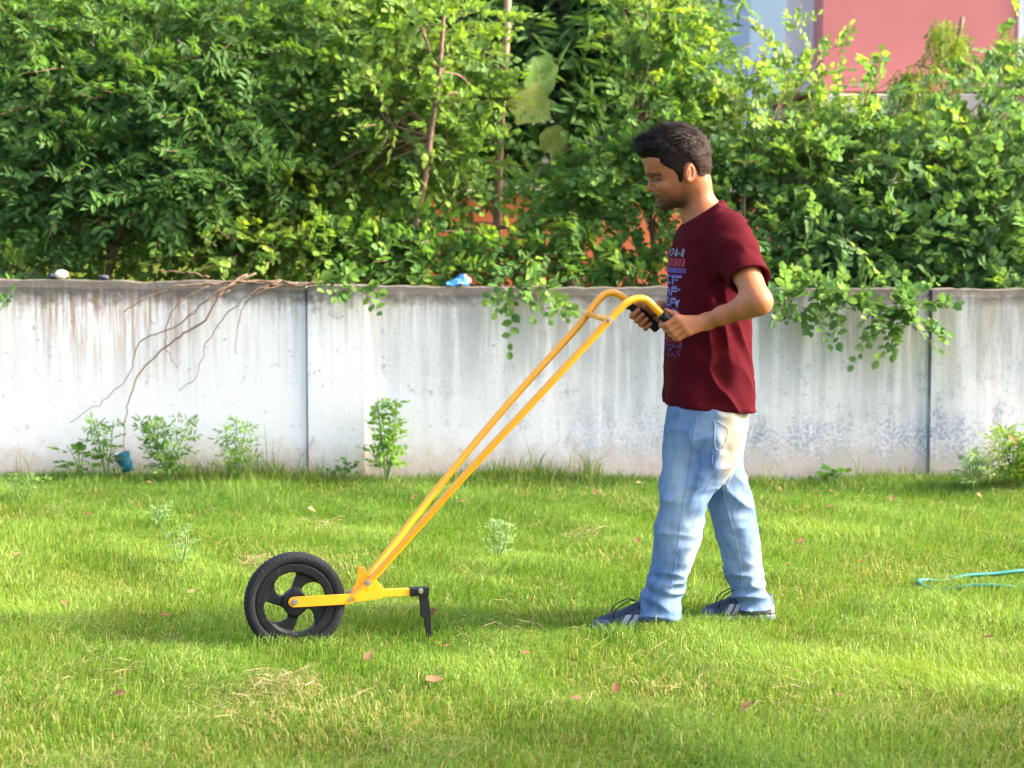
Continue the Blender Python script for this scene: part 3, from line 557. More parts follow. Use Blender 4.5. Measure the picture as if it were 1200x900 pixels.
OUT = empty('tree', (6.0, 5.9, 0), 'leafy tree beside the lawn whose shade falls across the foreground grass', 'tree')
attach(MB().add(*tube(catmull([(6.0, 5.9, -.05), (5.95, 5.95, 1.2), (6.05, 5.9, 2.4), (6.0, 5.8, 3.4)], 6), [.10, .04], 10)).build('trunk', M_BARK), OUT)
nb = 270; u = unit(rng.normal(size=(nb, 3))); ob = np.array([6.0, 5.75, 3.35]) + u * rng.random((nb, 1)) ** .5 * np.array([1.7, .75, .75]); pos, ax, nn, le, tid = sprays(ob, unit(u + rng.normal(0, .5, (nb, 3))), rng.uniform(.25, .45, nb), 9, .11)
V, F = put_leaves(T_ROUND, pos, ax, nn, le); attach(tag(link('crown', np_mesh('crown', V, F, colr=np.repeat(lerp((.06, .14, .03), (.11, .21, .04), rng.random(len(pos))), 6, 0)), M_LEAF), kind='stuff'), OUT)
mb = MB()
for k in range(14): e = ob[k * 19]; mb.add(*tube(catmull([(6.03, 5.88, 1.8 + k * .09), (np.array((6.03, 5.88, 2.4)) + e) / 2 + rng.normal(0, .08, 3), e], 5), [.03, .008], 6))
attach(mb.build('limb', M_BARK), OUT)

# ------------------------------------------------------------------ the wheel hoe
hoe = empty('wheel_hoe', (P(345, 705, 7.66)[0], 7.66, 0), 'yellow push wheel hoe with long twin handles, single black wheel and rear tine', 'wheel hoe')
FWD = unit(np.array([-1., -.22, 0])); LAT = np.array([-FWD[1], FWD[0], 0]); LAT = LAT if LAT[1] < 0 else -LAT       # LAT points to the camera side
UPV = np.array([0, 0, 1.]); FR = np.stack([FWD, LAT, UPV], 1)                                                    # local (forward, near side, up) -> world
AX = P(345.2, 705.6, 7.64)                                                                                        # axle
def HP(px, py, off):
    """pixel -> point of the hoe's own upright plane, moved sideways by off metres"""
    o = AX + LAT * off; d = P(px, py, 1.) - np.array([0, 0, CAM_H]); c = np.array([0, 0, CAM_H]); t = np.dot(o - c, LAT) / np.dot(d, LAT); return c + d * t
def loc_mesh(V): return (np.asarray(V) @ FR.T) + AX
WR, WW = .168, .023
def rim_f(p):
    x, y, z = p[:, 0], p[:, 1], p[:, 2]; r = np.hypot(x, z); th = np.arctan2(z, x)
    d = np.maximum(np.abs(r - .118) - .014, np.abs(y) - .021)                                                     # rim band
    k = 2 * math.pi / 4; sw = th - 3.0 * (r - .03) - .05 + k / 2; a = (np.mod(sw, k) - k / 2) * r; w1 = .017 + .080 * np.clip((r - .045) / .075, 0, 1) ** 2.0; w0 = .015 + .012 * np.clip((r - .08) / .04, 0, 1) ** 2
    sp = np.maximum(np.maximum(a - w1, -a - w0), np.maximum(r - .118, np.abs(y) - .013)); sp = np.maximum(sp * .8, .02 - r)
    hub = np.maximum(r - .042, np.abs(y) - .024); hole = np.maximum(r - .012, .016 - np.abs(y))
    return np.maximum(smin(smin(d, sp, .014), hub, .012), -hole)
V, F = mesh_sdf(rim_f, (-.15, -.04, -.15), (.15, .04, .15), .0028)
wheel = attach(link('wheel', np_mesh('wheel', loc_mesh(V), F, smooth=True), M_BLK), hoe)
def tyre():
    nu, nv = 240, 18; V = []; F = []
    for i in range(nu):
        a = 2 * math.pi * i / nu
        for j in range(nv):
            b_ = 2 * math.pi * j / nv; cy = math.sin(b_); cr = math.cos(b_); lug = 0
            if cr > -.2: lug = .0010 * (1 if (i // 2 + (0 if cy > 0 else 1)) % 2 else -.3) * (1 - abs(cy) ** 6 * .3)
            rr = .148 + .0205 * (abs(cr) ** .8) * math.copysign(1, cr) + (lug if cr > 0 else lug * .3); V.append((rr * math.cos(a), .0245 * (abs(cy) ** .75) * math.copysign(1, cy), rr * math.sin(a)))
            F.append((i * nv + j, ((i + 1) % nu) * nv + j, ((i + 1) % nu) * nv + (j + 1) % nv, i * nv + (j + 1) % nv))
    return np.array(V), F
V, F = tyre(); o = MB().add(loc_mesh(V), F).build('tyre', M_TYRE); o.parent = wheel
def bolt(px, py, off, r=.0075):
    c = HP(px, py, off); attach(MB().add(*disc_prism(c, LAT, r * 1.5, .002, 14)).add(*disc_prism(c + LAT * .005, LAT, r, .004, 6)).build('bolt', M_BOLT, smooth=False), hoe)
def flat(name, pts, off, th, mat, bev=.0):
    """plate cut to an outline in the hoe's plane"""
    A = [HP(px, py, off) + LAT * th / 2 for px, py in pts]; B = [HP(px, py, off) - LAT * th / 2 for px, py in pts]; n = len(pts)
    o = attach(MB().add(A + B, [tuple(range(n)), tuple(range(2 * n - 1, n - 1, -1))] + [(i, i + n, (i + 1) % n + n, (i + 1) % n) for i in range(n)]).build(name, mat, smooth=False), hoe)
    bv = o.modifiers.new('edge', 'BEVEL'); bv.width = .0015; bv.segments = 2; bv.limit_method = 'ANGLE'; return o
arm_pts = [(345.2 - 7.4 * math.sin(t), 705.6 - 6.2 * math.cos(t)) for t in np.linspace(0, math.pi, 9)] + [(409, 708), (414, 705), (414, 695.5), (408, 696)]
for off in (.034, -.034):
    flat('fork_arm', arm_pts, off, .006, M_YEL); bolt(345.2, 705.6, off + (.004 if off > 0 else -.006))
attach(MB().add(*disc_prism(AX, LAT, .008, .036, 12)).build('axle', M_BOLT), hoe)
plate = [(406, 707), (448, 701.3), (449, 689.3), (441, 679.6), (430, 672), (427, 664.6), (420, 663.5), (418.3, 678.5), (414, 690)]
flat('bracket_plate', plate, .026, .005, M_YEL); flat('bracket_plate', plate, -.026, .005, M_YEL)
for px, py in ((411, 702.3), (431.4, 682.8)): bolt(px, py, .032 if px < 420 else .040)
bolt(409.5, 694.5, -.020)
flat('tool_bar', [(440, 699.5), (481, 697.2), (481, 689.2), (440, 691.2)], 0, .026, M_YEL)
flat('coupler', [(479.5, 698.2), (502, 697.4), (502, 687.6), (479.5, 688.6)], 0, .034, M_BLKMET); bolt(493, 692.3, .019, .006)
flat('tine', [(490.5, 697), (501.5, 697), (502.5, 703), (504, 714), (504.8, 728), (505, 746), (501.5, 752), (498.5, 738), (496.5, 724), (492.8, 722), (491.8, 706)], 0, .018, M_BLKMET)
near = [HP(410.8, 702.3, .028), HP(431.4, 682.8, .030), HP(434.7, 679.5, .031), HP(533.3, 569.3, .10), HP(615.5, 480.8, .145), HP(700, 390.0, .18)]
far = [HP(409, 699, -.028), HP(424, 683, -.030), HP(434.7, 671.5, -.031), HP(512.7, 572.5, -.08), HP(595, 473.9, -.125), HP(678, 382, -.165)]
near_b = [HP(714, 374.5, .185), HP(724, 364, .187), HP(735, 354.6, .19), HP(747, 350, .19), HP(758, 351.8, .19), HP(768, 361, .19), HP(777, 370, .19), HP(800, 391.5, .19)]
far_b = [HP(689.5, 367, -.17), HP(698.5, 354.7, -.173), HP(709.5, 344.6, -.175), HP(720, 343.2, -.175), HP(731, 349, -.175), HP(740, 358, -.175), HP(768, 383.2, -.175)]
def dense(a, b_): return np.vstack([catmull(a, 6)[:-1], catmull([a[-1]] + b_, 7)])
for pts, b_ in ((near, near_b), (far, far_b)):
    h = attach(MB().add(*tube(dense(pts, b_), .0125, 14)).build('handle', M_YEL), hoe)
    g0, g1 = np.array(b_[-2]), np.array(b_[-1]); ax = unit(g1 - g0); g0 = g0 - ax * .010; g1 = g1 + ax * .012
    prof = [(0, .0135), (.001, .021), (.008, .0215), (.009, .0165)]; Lg = np.linalg.norm(g1 - g0)
    for k in range(13): prof += [(.011 + k * (Lg - .016) / 13, .0172), (.011 + (k + .5) * (Lg - .016) / 13, .0162)]
    prof += [(Lg - .004, .0175), (Lg, .013)]
    V, F = tube([g0 + ax * s for s, _ in prof], [1.] * len(prof), 16); V = np.array(V).reshape(len(prof), 16, 3)
    for i, (s, r_) in enumerate(prof): c = g0 + ax * s; V[i] = c + unit(V[i] - c) * r_
    g = MB().add(V.reshape(-1, 3), F).build('grip', M_BLK); g.parent = h; g.matrix_parent_inverse = Matrix()
c0, c1 = HP(688.5, 368.3, -.17), HP(713.5, 375, .185)
attach(MB().add(*tube([c0, c1], .010, 12)).build('crossbar', M_YEL), hoe); bolt(714.2, 374.8, .199, .006)

# ------------------------------------------------------------------ the man
YB = 8.0
def Q(px, py, Y=YB): return P(px, py, Y)
def q2(pts, Y=YB): return [(Q(a, b_, Y)[0], Q(a, b_, Y)[2]) for a, b_ in pts]
HEAD = q2([(753.5, 185), (753.8, 192), (755.5, 199), (757.3, 204.5), (760, 208.5), (762.5, 214), (765, 221), (766.8, 226), (766.2, 229.8), (768.8, 232.2), (768.8, 235), (771, 238), (771.2, 242), (774.5, 245.5), (780, 246.3), (790, 244.5), (799, 241), (806, 234),
           (815, 226), (826, 214), (830, 200), (830, 178), (823, 161), (808, 151), (793, 149.5), (776, 153), (763, 162), (756, 174)])
HC = Q(796, 198); TILT = R(19)
FW2, UP2 = np.array([-math.cos(TILT), -math.sin(TILT)]), np.array([-math.sin(TILT), math.cos(TILT)])
def head_w(x, z):
    a = (x - HC[0]) * FW2[0] + (z - HC[2]) * FW2[1]; b_ = (x - HC[0]) * UP2[0] + (z - HC[2]) * UP2[1]
    return np.interp(b_, [-.14, -.10, -.05, 0, .04, .09, .14], [.050, .058, .067, .072, .076, .076, .072]) - .05 * np.clip(a - .02, 0, .2) * (b_ < .03)
def inflate(x, y, z, poly, Rr, extra=0., grow=0.):
    e = -poly_sd(x, z, poly) + grow; W = head_w(x, z) + extra
    return (np.hypot(y / W, np.maximum(1 - e / Rr, 0)) - 1) * .06
def ear_f(p, s):
    c = Q(806.2, 203.5); c = np.array([c[0], YB - s * .0765, c[2]]); e = unit(np.array([.16, 0, 1.])); f = np.array([e[2], 0, -e[0]])
    q = p - c; M = np.stack([f, np.array([0, 1., 0]), e], 1); M[:, 1] = unit(np.array([.35, -s * 1., 0])); M[:, 0] = np.cross(M[:, 1], M[:, 2]); q = q @ M
    up = np.clip(q[:, 2] / .03, -1, 1); o = ellip(q, (0, 0, 0), (.0185, .0085, .0325)); i = ellip(q, (-.002, s * 0 + .007, .003), (.0118, .0068, .0225)); e2 = smax(o, -i, .003); return smin(e2, seg(q, (.004, .004, .012), (.0035, .0045, -.010), .0034, .0038), .003)
def head_f(p):
    x, y, z = p[:, 0], p[:, 1] - YB, p[:, 2]; d = inflate(x, y, z, HEAD, .078); ay = np.abs(y)
    pm = np.stack([x, ay, z], 1); V3 = lambda px, py, yy: np.array([Q(px, py)[0], yy, Q(px, py)[2]])
    n = smin(seg(pm, V3(762.3, 209.0, 0), V3(761.8, 221.8, 0), .0055, .0095), seg(pm, V3(761.8, 222.3, 0), V3(768, 222.5, .005), .0098, .0105), .006); n = smin(n, ellip(pm, V3(768, 223.8, .0135), (.0105, .0070, .0080)), .004)
    d = smin(d, n, .006)
    d = smax(d, -ellip(pm, V3(763.5, 209.8, .036), (.015, .018, .009)), .010)                   # eye socket
    d = smin(d, ellip(pm, V3(770.2, 210.0, .033), (.0120, .0145, .0110)), .004)                # lidded eye
    d = smin(d, seg(pm, V3(759.5, 203.8, .012), V3(766.5, 203.8, .046), .0062, .0055), .010)    # brow
    d = smin(d, ellip(pm, V3(777, 219, .047), (.020, .013, .013)), .02)                        # cheek
    d = smin(d, ellip(pm, V3(770.5, 231.2, .0), (.0115, .022, .0042)), .003); d = smin(d, ellip(pm, V3(771, 235.6, .0), (.0105, .018, .0050)), .003); d = smin(d, ellip(pm, V3(775.5, 241.5, .0), (.013, .020, .012)), .010); d = smax(d, -seg(pm, V3(767.6, 233.4, 0), V3(771.5, 233.8, .021), .0016, .0012), .003)
    d = smin(d, smin(ear_f(p, 1), ear_f(p, -1), .001), .006); return d
SH_L, EL_L, WR_L = Q(856, 279, 7.83), Q(889, 353.5, 7.63), Q(829, 376.5, 7.735)
SH_R, EL_R, WR_R = Q(826, 280, 8.18), Q(852, 372, 8.30), Q(777, 361.5, 8.165)
GL0, GL1 = np.array(near_b[-2]), np.array(near_b[-1]); GR0, GR1 = np.array(far_b[-2]), np.array(far_b[-1])
def finger(p, J, r): return chain(p, J, r, .004)
def wrap(g0, g1, t, ang, rad):
    """point on a ring around the grip; angle 0 = camera side, 90 = up side"""
    ax = unit(g1 - g0); s = unit(np.array([0, -1., 0]) - ax * ax[1] * -1.); s = unit(np.array([0, -1., 0]) - ax * np.dot(ax, [0, -1., 0])); u = np.cross(s, ax); u = u if u[2] > 0 else -u
    return g0 + (g1 - g0) * t + rad * (math.cos(R(ang)) * s + math.sin(R(ang)) * u)
HAND_L, HAND_R = [], []
for i, (t, rr, kz) in enumerate(((.26, .0108, 0), (.49, .0112, 0), (.715, .0107, 0), (.93, .0094, 0))):
    K = wrap(GL0, GL1, t + .10, 42 - 4 * i, .036); HAND_L.append(([K, wrap(GL0, GL1, t, -28 - 4 * i, .0315 + (.003 if i in (1, 2) else 0)), wrap(GL0, GL1, t - .04, -105, .0275), wrap(GL0, GL1, t - .03, -172, .0262)], [rr * 1.12, rr, rr * .93, rr * .8]))
    K2 = wrap(GR0, GR1, t * .84 + .10, 150, .036); HAND_R.append(([K2, wrap(GR0, GR1, t * .84 + .05, 222, .031), wrap(GR0, GR1, t * .84, 292, .0285), wrap(GR0, GR1, t * .84 - .02, 368 - 6 * i, .0268)], [rr * 1.12, rr, rr * .95, rr * .82]))
def hand_f(p, H, g0, g1, wr, s):
    K = [h[0][0] for h in H]; d = chain(p, H[0][0], H[0][1], .003)
    for h in H[1:]: d = smin(d, chain(p, h[0], h[1], .003), .0035)
    palm = None
    for i, k in enumerate(K):
        b_ = wr + (k - wr) * .18; e = seg(p, b_, k, .0165, .0118); palm = e if palm is None else smin(palm, e, .016)
    heel = wrap(g0, g1, 1.02, 62 if s > 0 else 128, .038); palm = smin(palm, seg(p, wr, heel, .021, .017), .015)
    d = smin(d, palm, .009)
    a1, a2, a3 = ((75, 112, 140), (100, 70, 38))[0 if s > 0 else 1]
    th = [wr + (wrap(g0, g1, .7, a1, .034) - wr) * .35, wrap(g0, g1, .62, a1 + 8, .034), wrap(g0, g1, .28, a2, .0295), wrap(g0, g1, .02, a3, .0285)]
    return smin(d, chain(p, th, [.0165, .0145, .0115, .0095], .006), .006)
def arm_f(p, sh, el, wr, s):
    u = unit(el - sh); f = unit(wr - el); d = chain(p, [sh, sh + (el - sh) * .5, el], [.056, .049, .041], .02)
    fo = chain(p, [el, el + (wr - el) * .28, el + (wr - el) * .7, wr, wr + f * .012], [.0405, .0385, .0295, .0245, .0245], .02); return smin(d, fo, .03)
def in_box(p, pts, m, fn):
    pts = np.array(pts); lo, hi = pts.min(0) - m, pts.max(0) + m; g = np.linalg.norm(np.maximum(np.maximum(lo - p, p - hi), 0), axis=1); k = g <= 0; d = g + .03
    if k.any(): d[k] = fn(p[k])
    return d
NK0, NK1 = Q(815, 218), Q(825, 256)
def body_f(p):
    d = in_box(p, [Q(752, 148), Q(834, 250)], np.array([.05, .13, .05]), head_f)
    nk = chain(p, [Q(812, 205), NK0, NK1, Q(830, 275)], [.048, .0505, .055, .066], .02); nk = smin(nk, ellip(p, Q(802.5, 252.5), (.012, .014, .016)), .02); d = smin(d, nk, .03)
    t = ellip(p, Q(834, 310), (.105, .165, .20)); t = smin(t, ellip(p, Q(834, 420), (.10, .15, .22)), .08); t = smin(t, seg(p, SH_L, SH_R, .055, .055), .05); d = smin(d, t, .06)
    for sh, el, wr, s, H, g0, g1 in ((SH_L, EL_L, WR_L, 1, HAND_L, GL0, GL1), (SH_R, EL_R, WR_R, -1, HAND_R, GR0, GR1)):
        a = in_box(p, [sh, el, wr], .12, lambda q: arm_f(q, sh, el, wr, s)); d = smin(d, a, .035)
        hd = in_box(p, [wr, g0, g1], .085, lambda q: hand_f(q, H, g0, g1, wr, s)); d = smin(d, hd, .012)
    return d
BLO, BHI = (Q(728, 0)[0], 7.54, .82), (Q(925, 0)[0], 8.42, 1.76)
V, F = mesh_sdf(body_f, BLO, BHI, .0028)
def skin_col(V):
    u, v = PX(V); yy = np.abs(V[:, 1] - YB); n = len(V); g = lambda cx, cy, sx, sy: np.exp(-((u - cx) / sx) ** 2 - ((v - cy) / sy) ** 2)
    c = np.tile(np.array([.345, .122, .050]), (n, 1)) * (1 + .07 * wnoise(V, 3, 60)[:, None] + .07 * wnoise(V, 13, 300)[:, None]); hd = (V[:, 2] > 1.36) & (v < 262)
    def mixin(f, cc): c[:] = c * (1 - f[:, None]) + np.array(cc) * f[:, None]
    jaw = np.clip((v - (216 - .12 * (u - 780))) / 10, 0, 1) * np.clip((812 - u) / 10, 0, 1) * np.clip((u - 752) / 3, 0, 1) * np.clip((252 - v - .25 * np.clip(u - 780, 0, 40)) / 6, 0, 1); jaw *= np.clip(1 - g(776, 219, 11, 8) * 1.1, 0, 1)
    mixin(np.clip((.45 + .55 * np.clip((v - 224) / 16, 0, 1)) * jaw * (1 + .12 * wnoise(V, 4, 400)), 0, .92) * hd, (.040, .022, .015)); must = g(768, 229.3, 6, 1.9) * (yy < .035); mixin(.85 * must * hd, (.025, .017, .014))
    mixin(.75 * np.maximum(g(770.5, 231.8, 4, 1.2), g(770.5, 235, 3.5, 1.6)) * (yy < .024) * hd, (.26, .085, .06))
    br = np.exp(-((v - (204.4 + .009 * (u - 766) ** 2)) / 2.3) ** 2) * (u > 756) * (u < 775) * (yy > .006) * (yy < .075); mixin(.92 * br * hd, (.012, .008, .007))
    la = np.exp(-((v - (211.2 - .10 * (u - 770))) / 1.5) ** 2) * (u > 763.5) * (u < 776.5) * (yy > .014) * (yy < .075); mixin(.92 * la * hd, (.012, .008, .007)); mixin(.80 * g(771.3, 209.8, 3.8, 2.3) * (yy > .015) * hd, (.020, .012, .010)); mixin(.40 * g(767, 211, 6, 5) * (yy > .012) * hd, (.15, .055, .030))
    er = np.exp(-((u - 806) / 6) ** 2 - ((v - 203) / 11) ** 2) * (yy > .068); mixin(.55 * er * hd, (.46, .12, .065))
    c[hd] *= np.array([.82, .78, .74]); return np.clip(c, 0, 1)  # head darker than the arms: shade on the face painted into the skin
man = link('person', np_mesh('person', V, F, colr=skin_col(V), smooth=True), M_SKIN)
tag(man, 'person in maroon print t-shirt and faded jeans walking while gripping the yellow wheel hoe', 'person')
def wear(name, V, F, c, mat, par=man, smooth=True):
    return link(name, np_mesh(name, V, F, colr=c, smooth=smooth), mat, par)
# hair
HAIR_O = q2([(742.5, 172), (744.5, 166.5), (751, 159), (763, 150.5), (779, 144), (795, 142), (809, 144), (821, 151.5), (829.5, 163), (834.5, 178), (835, 195), (833, 211), (826, 228), (806, 238), (780, 240), (764, 225), (757, 200), (752, 187), (745.5, 181)])
HAIR_R = q2([(738, 172), (740, 130), (850, 130), (850, 190), (836, 207), (831, 211.5), (822, 210.5), (817, 206), (813.5, 196), (809, 190.5), (803, 190.5), (799.5, 196), (798.6, 206), (797.5, 214.5), (793.5, 214), (792, 205), (788, 199.5), (779, 196), (771.5, 192.5), (769.5, 186), (762, 184.2), (752, 186), (744, 182)])
def hair_f(p):
    x, y, z = p[:, 0], p[:, 1] - YB, p[:, 2]; d = inflate(x, y, z, HAIR_O, .085, .0035, -.003)
    u, v = PX(p); st = np.sin(900 * (x * .8 + z * .6) + 6 * np.sin(120 * y) + 5 * np.sin(90 * (x - z))) * .0008 + .0028 * wnoise(p, 8, 80) + .001 * wnoise(p, 9, 260)
    top = np.clip((186 - v) / 25, 0, 1); d = d + st * (.35 + .9 * top); return smax(d, poly_sd(x, z, HAIR_R) + .0015 * wnoise(p, 12, 300), .006)
V, F = mesh_sdf(hair_f, (Q(735, 0)[0], YB - .12, Q(0, 222)[2]), (Q(842, 0)[0], YB + .12, Q(0, 134)[2]), .0028)
hc = lerp((.0022, .002, .002), (.024, .013, .009), np.clip((PX(V)[0] - 770) / 55, 0, 1) * .8 + .2 * rng.random(len(V)))  # browner towards the back: sunlight on the hair painted into its colour
hair = wear('hair', V, F, hc, M_HAIR)
def strands(n=15000):
    i = rng.choice(len(V), n); p = V[i]; e = .002; gr = np.stack([hair_f(p + np.eye(3)[k] * e) - hair_f(p - np.eye(3)[k] * e) for k in range(3)], 1); nr = unit(gr); u, v = PX(p)
    flow = np.zeros((n, 3)); top = np.clip((180 - v) / 20, 0, 1); flow[:, 0] = -.9 * top + .35 * (1 - top); flow[:, 2] = .35 * top * np.clip((790 - u) / 30, -1, 1) - .95 * (1 - top); flow += rng.normal(0, .34, (n, 3))
    t = unit(flow - nr * (flow * nr).sum(1, keepdims=True)); s = np.cross(t, nr); ln = rng.uniform(.009, .024, n) * (.6 + .8 * top); wd = .0006
    lift = (.03 + .13 * rng.random(n)) * (.4 + top)
    A = np.stack([p - s * wd, p + s * wd, p + t * (ln * .55)[:, None] + nr * (ln * lift * .7)[:, None] + s * wd * .7, p + t * (ln * .55)[:, None] + nr * (ln * lift * .7)[:, None] - s * wd * .7, p + t * ln[:, None] + nr * (ln * lift * 1.1)[:, None]], 1)
    j = np.arange(n)[:, None] * 5; k = PX(A[:, 4])[1] < 213.5; me = np_mesh('strands', A.reshape(-1, 3), (j + np.array([0, 1, 2, 3]))[k], (j + np.array([3, 2, 4]))[k], np.repeat(hc[i] * rng.uniform(.5, 1.9, (n, 1)), 5, 0))
    tag(link('strands', me, M_HAIR, hair), kind='stuff')
strands()
# t-shirt
YAW = R(10); TC = np.array([Q(834, 360)[0], YB])
def rot(p):
    x, y = p[:, 0] - TC[0], p[:, 1] - TC[1]; c, s = math.cos(YAW), math.sin(YAW); q = p.copy(); q[:, 0] = TC[0] + c * x - s * -y * -1; q[:, 1] = TC[1] - s * x * -1 + c * y
    q[:, 0] = TC[0] + c * x + s * y; q[:, 1] = TC[1] - s * x + c * y; return q
T_TORSO = loft_table([(Q(0, py)[2], Q(a + 2, 0)[0], Q(b_ - 2, 0)[0], YB, hw) for py, a, b_, hw in ((240, 826, 846, .075), (247, 816, 853, .105), (256, 806, 862, .140), (268, 797, 870, .165), (282, 791, 876, .180), (300, 786.5, 880, .188), (330, 784.5, 881, .187), (365, 782.5, 883, .182), (405, 781.5, 885, .178), (440, 780, 887, .180), (472, 778.5, 888, .184), (492, 778, 888, .186))])
SLV = {1: (SH_L, SH_L + (EL_L - SH_L) * .66), -1: (SH_R, SH_R + (EL_R - SH_R) * .66)}
def shirt_raw(p):
    d = loft(rot(p), T_TORSO, 2.25)
    for s, (a, b_) in SLV.items():
        ax = unit(b_ - a); sl = chain(p, [a - ax * .03, a + (b_ - a) * .4, b_], [.066, .0685, .0715], .03); sl = smax(sl, (p - b_) @ (unit(ax + np.array([-.05, 0, .0]))), .006); d = smin(d, sl, .045)
    d = smin(d, seg(p, NK1 + np.array([.01, 0, .005]), SH_L, .055, .05), .05); d = smin(d, seg(p, NK1 + np.array([.01, 0, .005]), SH_R, .055, .05), .05); return d
H0, H1 = Q(778, 472.5), Q(887, 482); HN = unit(np.array([-(H1[2] - H0[2]), 0, H1[0] - H0[0]]))
CO0, CO1 = Q(800, 262.5), Q(842.5, 235.5); CN = unit(np.array([-(CO1[2] - CO0[2]), 0, CO1[0] - CO0[0]]))
def shirt_f(p, fold=True):
    d = shirt_raw(p); u, v = PX(p)
    if fold:
        q = np.stack([p[:, 0] * .8 + p[:, 2] * .45, p[:, 1] * .8, p[:, 2] * .35 - p[:, 0] * .3], 1); n1 = wnoise(q, 31, 46, 5); q2_ = np.stack([p[:, 0] - p[:, 2] * .9, p[:, 1], p[:, 2] * .4 + p[:, 0] * .5], 1); n2 = wnoise(q2_, 35, 40, 5)
        up = np.clip((360 - v) / 60, 0, 1); w2 = (np.abs(n1) - .4) * .0105 * (.35 + .65 * np.clip((v - 300) / 70, 0, 1)) + (np.abs(n2) - .4) * .008 * up * np.exp(-((u - 838) / 34) ** 2) + .0018 * wnoise(p, 32, 60) + (np.abs(wnoise(p, 37, 30)) - .4) * .004
        d = d + w2
        wv = .0045 * np.sin(46 * p[:, 0] + 30 * p[:, 1]) * np.clip((v - 440) / 35, 0, 1); d = d + wv - .0022 * np.exp(-((v - (477 + (u - 830) * .085)) / 3.2) ** 2)
    d = smax(d, -((p - H0) @ HN), .004)
    d = smax(d, (p - CO0) @ CN, .003); d = smax(d, -(chain(p, [NK0, NK1 + (NK1 - NK0) * .2], [.058, .063], .01)), .003)                       # neckline
    for s, (a, b_) in SLV.items():
        ax = unit(b_ - a); d = smax(d, -seg(p, b_ - ax * .03, b_ + ax * .1, .058, .066), .004)                                   # open sleeve
    return d
V, F = mesh_sdf(shirt_f, (Q(770, 0)[0] - .02, 7.56, Q(0, 490)[2]), (Q(905, 0)[0], 8.40, Q(0, 228)[2]), .0034)
sc_ = np.tile(np.array([.054, .0030, .0064]), (len(V), 1)) * (1 + .10 * wnoise(V, 41, 18)[:, None]); shirt = wear('shirt', V, F, sc_, M_SHIRT)
ru, rv = PX(V)
def ring_line(name, cpts, r_, cc, mat, par): return link(name, MB().add(*tube(cpts, r_, 6)).mesh(name), mat, par)
# print on the chest: follows the shirt front, seen edge-on from the side
M_PRINT = attr_mat('shirt_print', .7, 0, .2)
GLY = {'N': '1001 1101 1011 1001 1001', 'O': '0110 1001 1001 1001 0110', 'W': '10001 10001 10101 11011 10001', 'E': '1111 1000 1110 1000 1111', 'F': '1111 1000 1110 1000 1000', 'A': '0110 1001 1111 1001 1001', 'P': '1110 1001 1110 1000 1000', 'R': '1110 1001 1110 1010 1001', 'H': '1001 1001 1111 1001 1001', 'K': '1001 1010 1100 1010 1001', 'T': '111 010 010 010 010'}
def chest_x(y, z):
    """front surface of the shirt at lateral y, height z"""
    y = np.asarray(y, float); z = np.asarray(z, float); a = np.full(y.shape, Q(765, 300)[0]); b_ = np.full(y.shape, Q(830, 300)[0])
    for _ in range(22):
        m = (a + b_) / 2; ins = shirt_f(np.stack([m, y, z], 1)) < 0; b_ = np.where(ins, m, b_); a = np.where(ins, a, m)
    return a
def print_quads():
    Y0, Z0, W0, C0 = [], [], [], []
    def cell(y0, y1, za, zb, c):
        n = max(1, int((y1 - y0) / .010)); m = max(1, int((zb - za) / .010))
        for i in range(n):
            for j in range(m): Y0.append((y0 + (y1 - y0) * i / n, y0 + (y1 - y0) * (i + 1) / n)); Z0.append((za + (zb - za) * j / m, za + (zb - za) * (j + 1) / m)); C0.append(c)
    def word(t, y, z, h, c, wcell):
        for ch in t:
            rows = GLY[ch].split()
            for r_, row in enumerate(rows):
                for k, b_ in enumerate(row):
                    if b_ == '1': cell(y + k * wcell, y + (k + 1) * wcell, z - (r_ + 1) * h / 5, z - r_ * h / 5, c)
            y += (len(rows[0]) + 1) * wcell
    zt = lambda py: Q(0, py)[2]; y0 = 7.868; rows = []
    def done(): rows.append((np.array(Y0), np.array(Z0), np.array(C0))); Y0.clear(); Z0.clear(); C0.clear()
    def wordr(t, z, h, c, wcell, sh=0.):
        """the line ends at y0, the wearer's left; it reads from the wearer's right"""
        n = sum(len(GLY[ch].split()[0]) + 1 for ch in t) * wcell; k = len(Y0); word(t, 0, z, h, c, wcell)
        for i in range(k, len(Y0)): a, b_ = Y0[i]; Y0[i] = (y0 + sh + n - b_, y0 + sh + n - a)
    wordr('NOW', zt(291), zt(291) - zt(300), (.15, .15, .21), .0155); done()
    for i in range(11): cell(y0 + .005 + i * .023, y0 + .022 + i * .023, zt(311.5), zt(302), (.22, .014, .03))
    done(); cell(y0, y0 + .26, zt(319), zt(313), (.06, .03, .14)); done()
    for t, pa, pb in (('REF', 321, 333), ('EAP', 334, 346), ('TEA', 347, 359), ('PEA', 360, 372)):
        wordr(t, zt(pa), zt(pa) - zt(pb), (.075, .05, .22), .0165); done(); wordr(t, zt(pa + 1.6), zt(pa + 1.6) - zt(pb - 1.6), (.16, .19, .33), .0160, .003); done()
    r2 = random.Random(4)
    for py in range(392, 416, 2):
        for k in range(20):
            if r2.random() < .75 - (py - 392) / 40: cell(y0 + k * .0125, y0 + k * .0125 + .009, zt(py + 1.6), zt(py), (.22, .02, .05) if py < 402 else (.07, .035, .16))
    done(); return rows
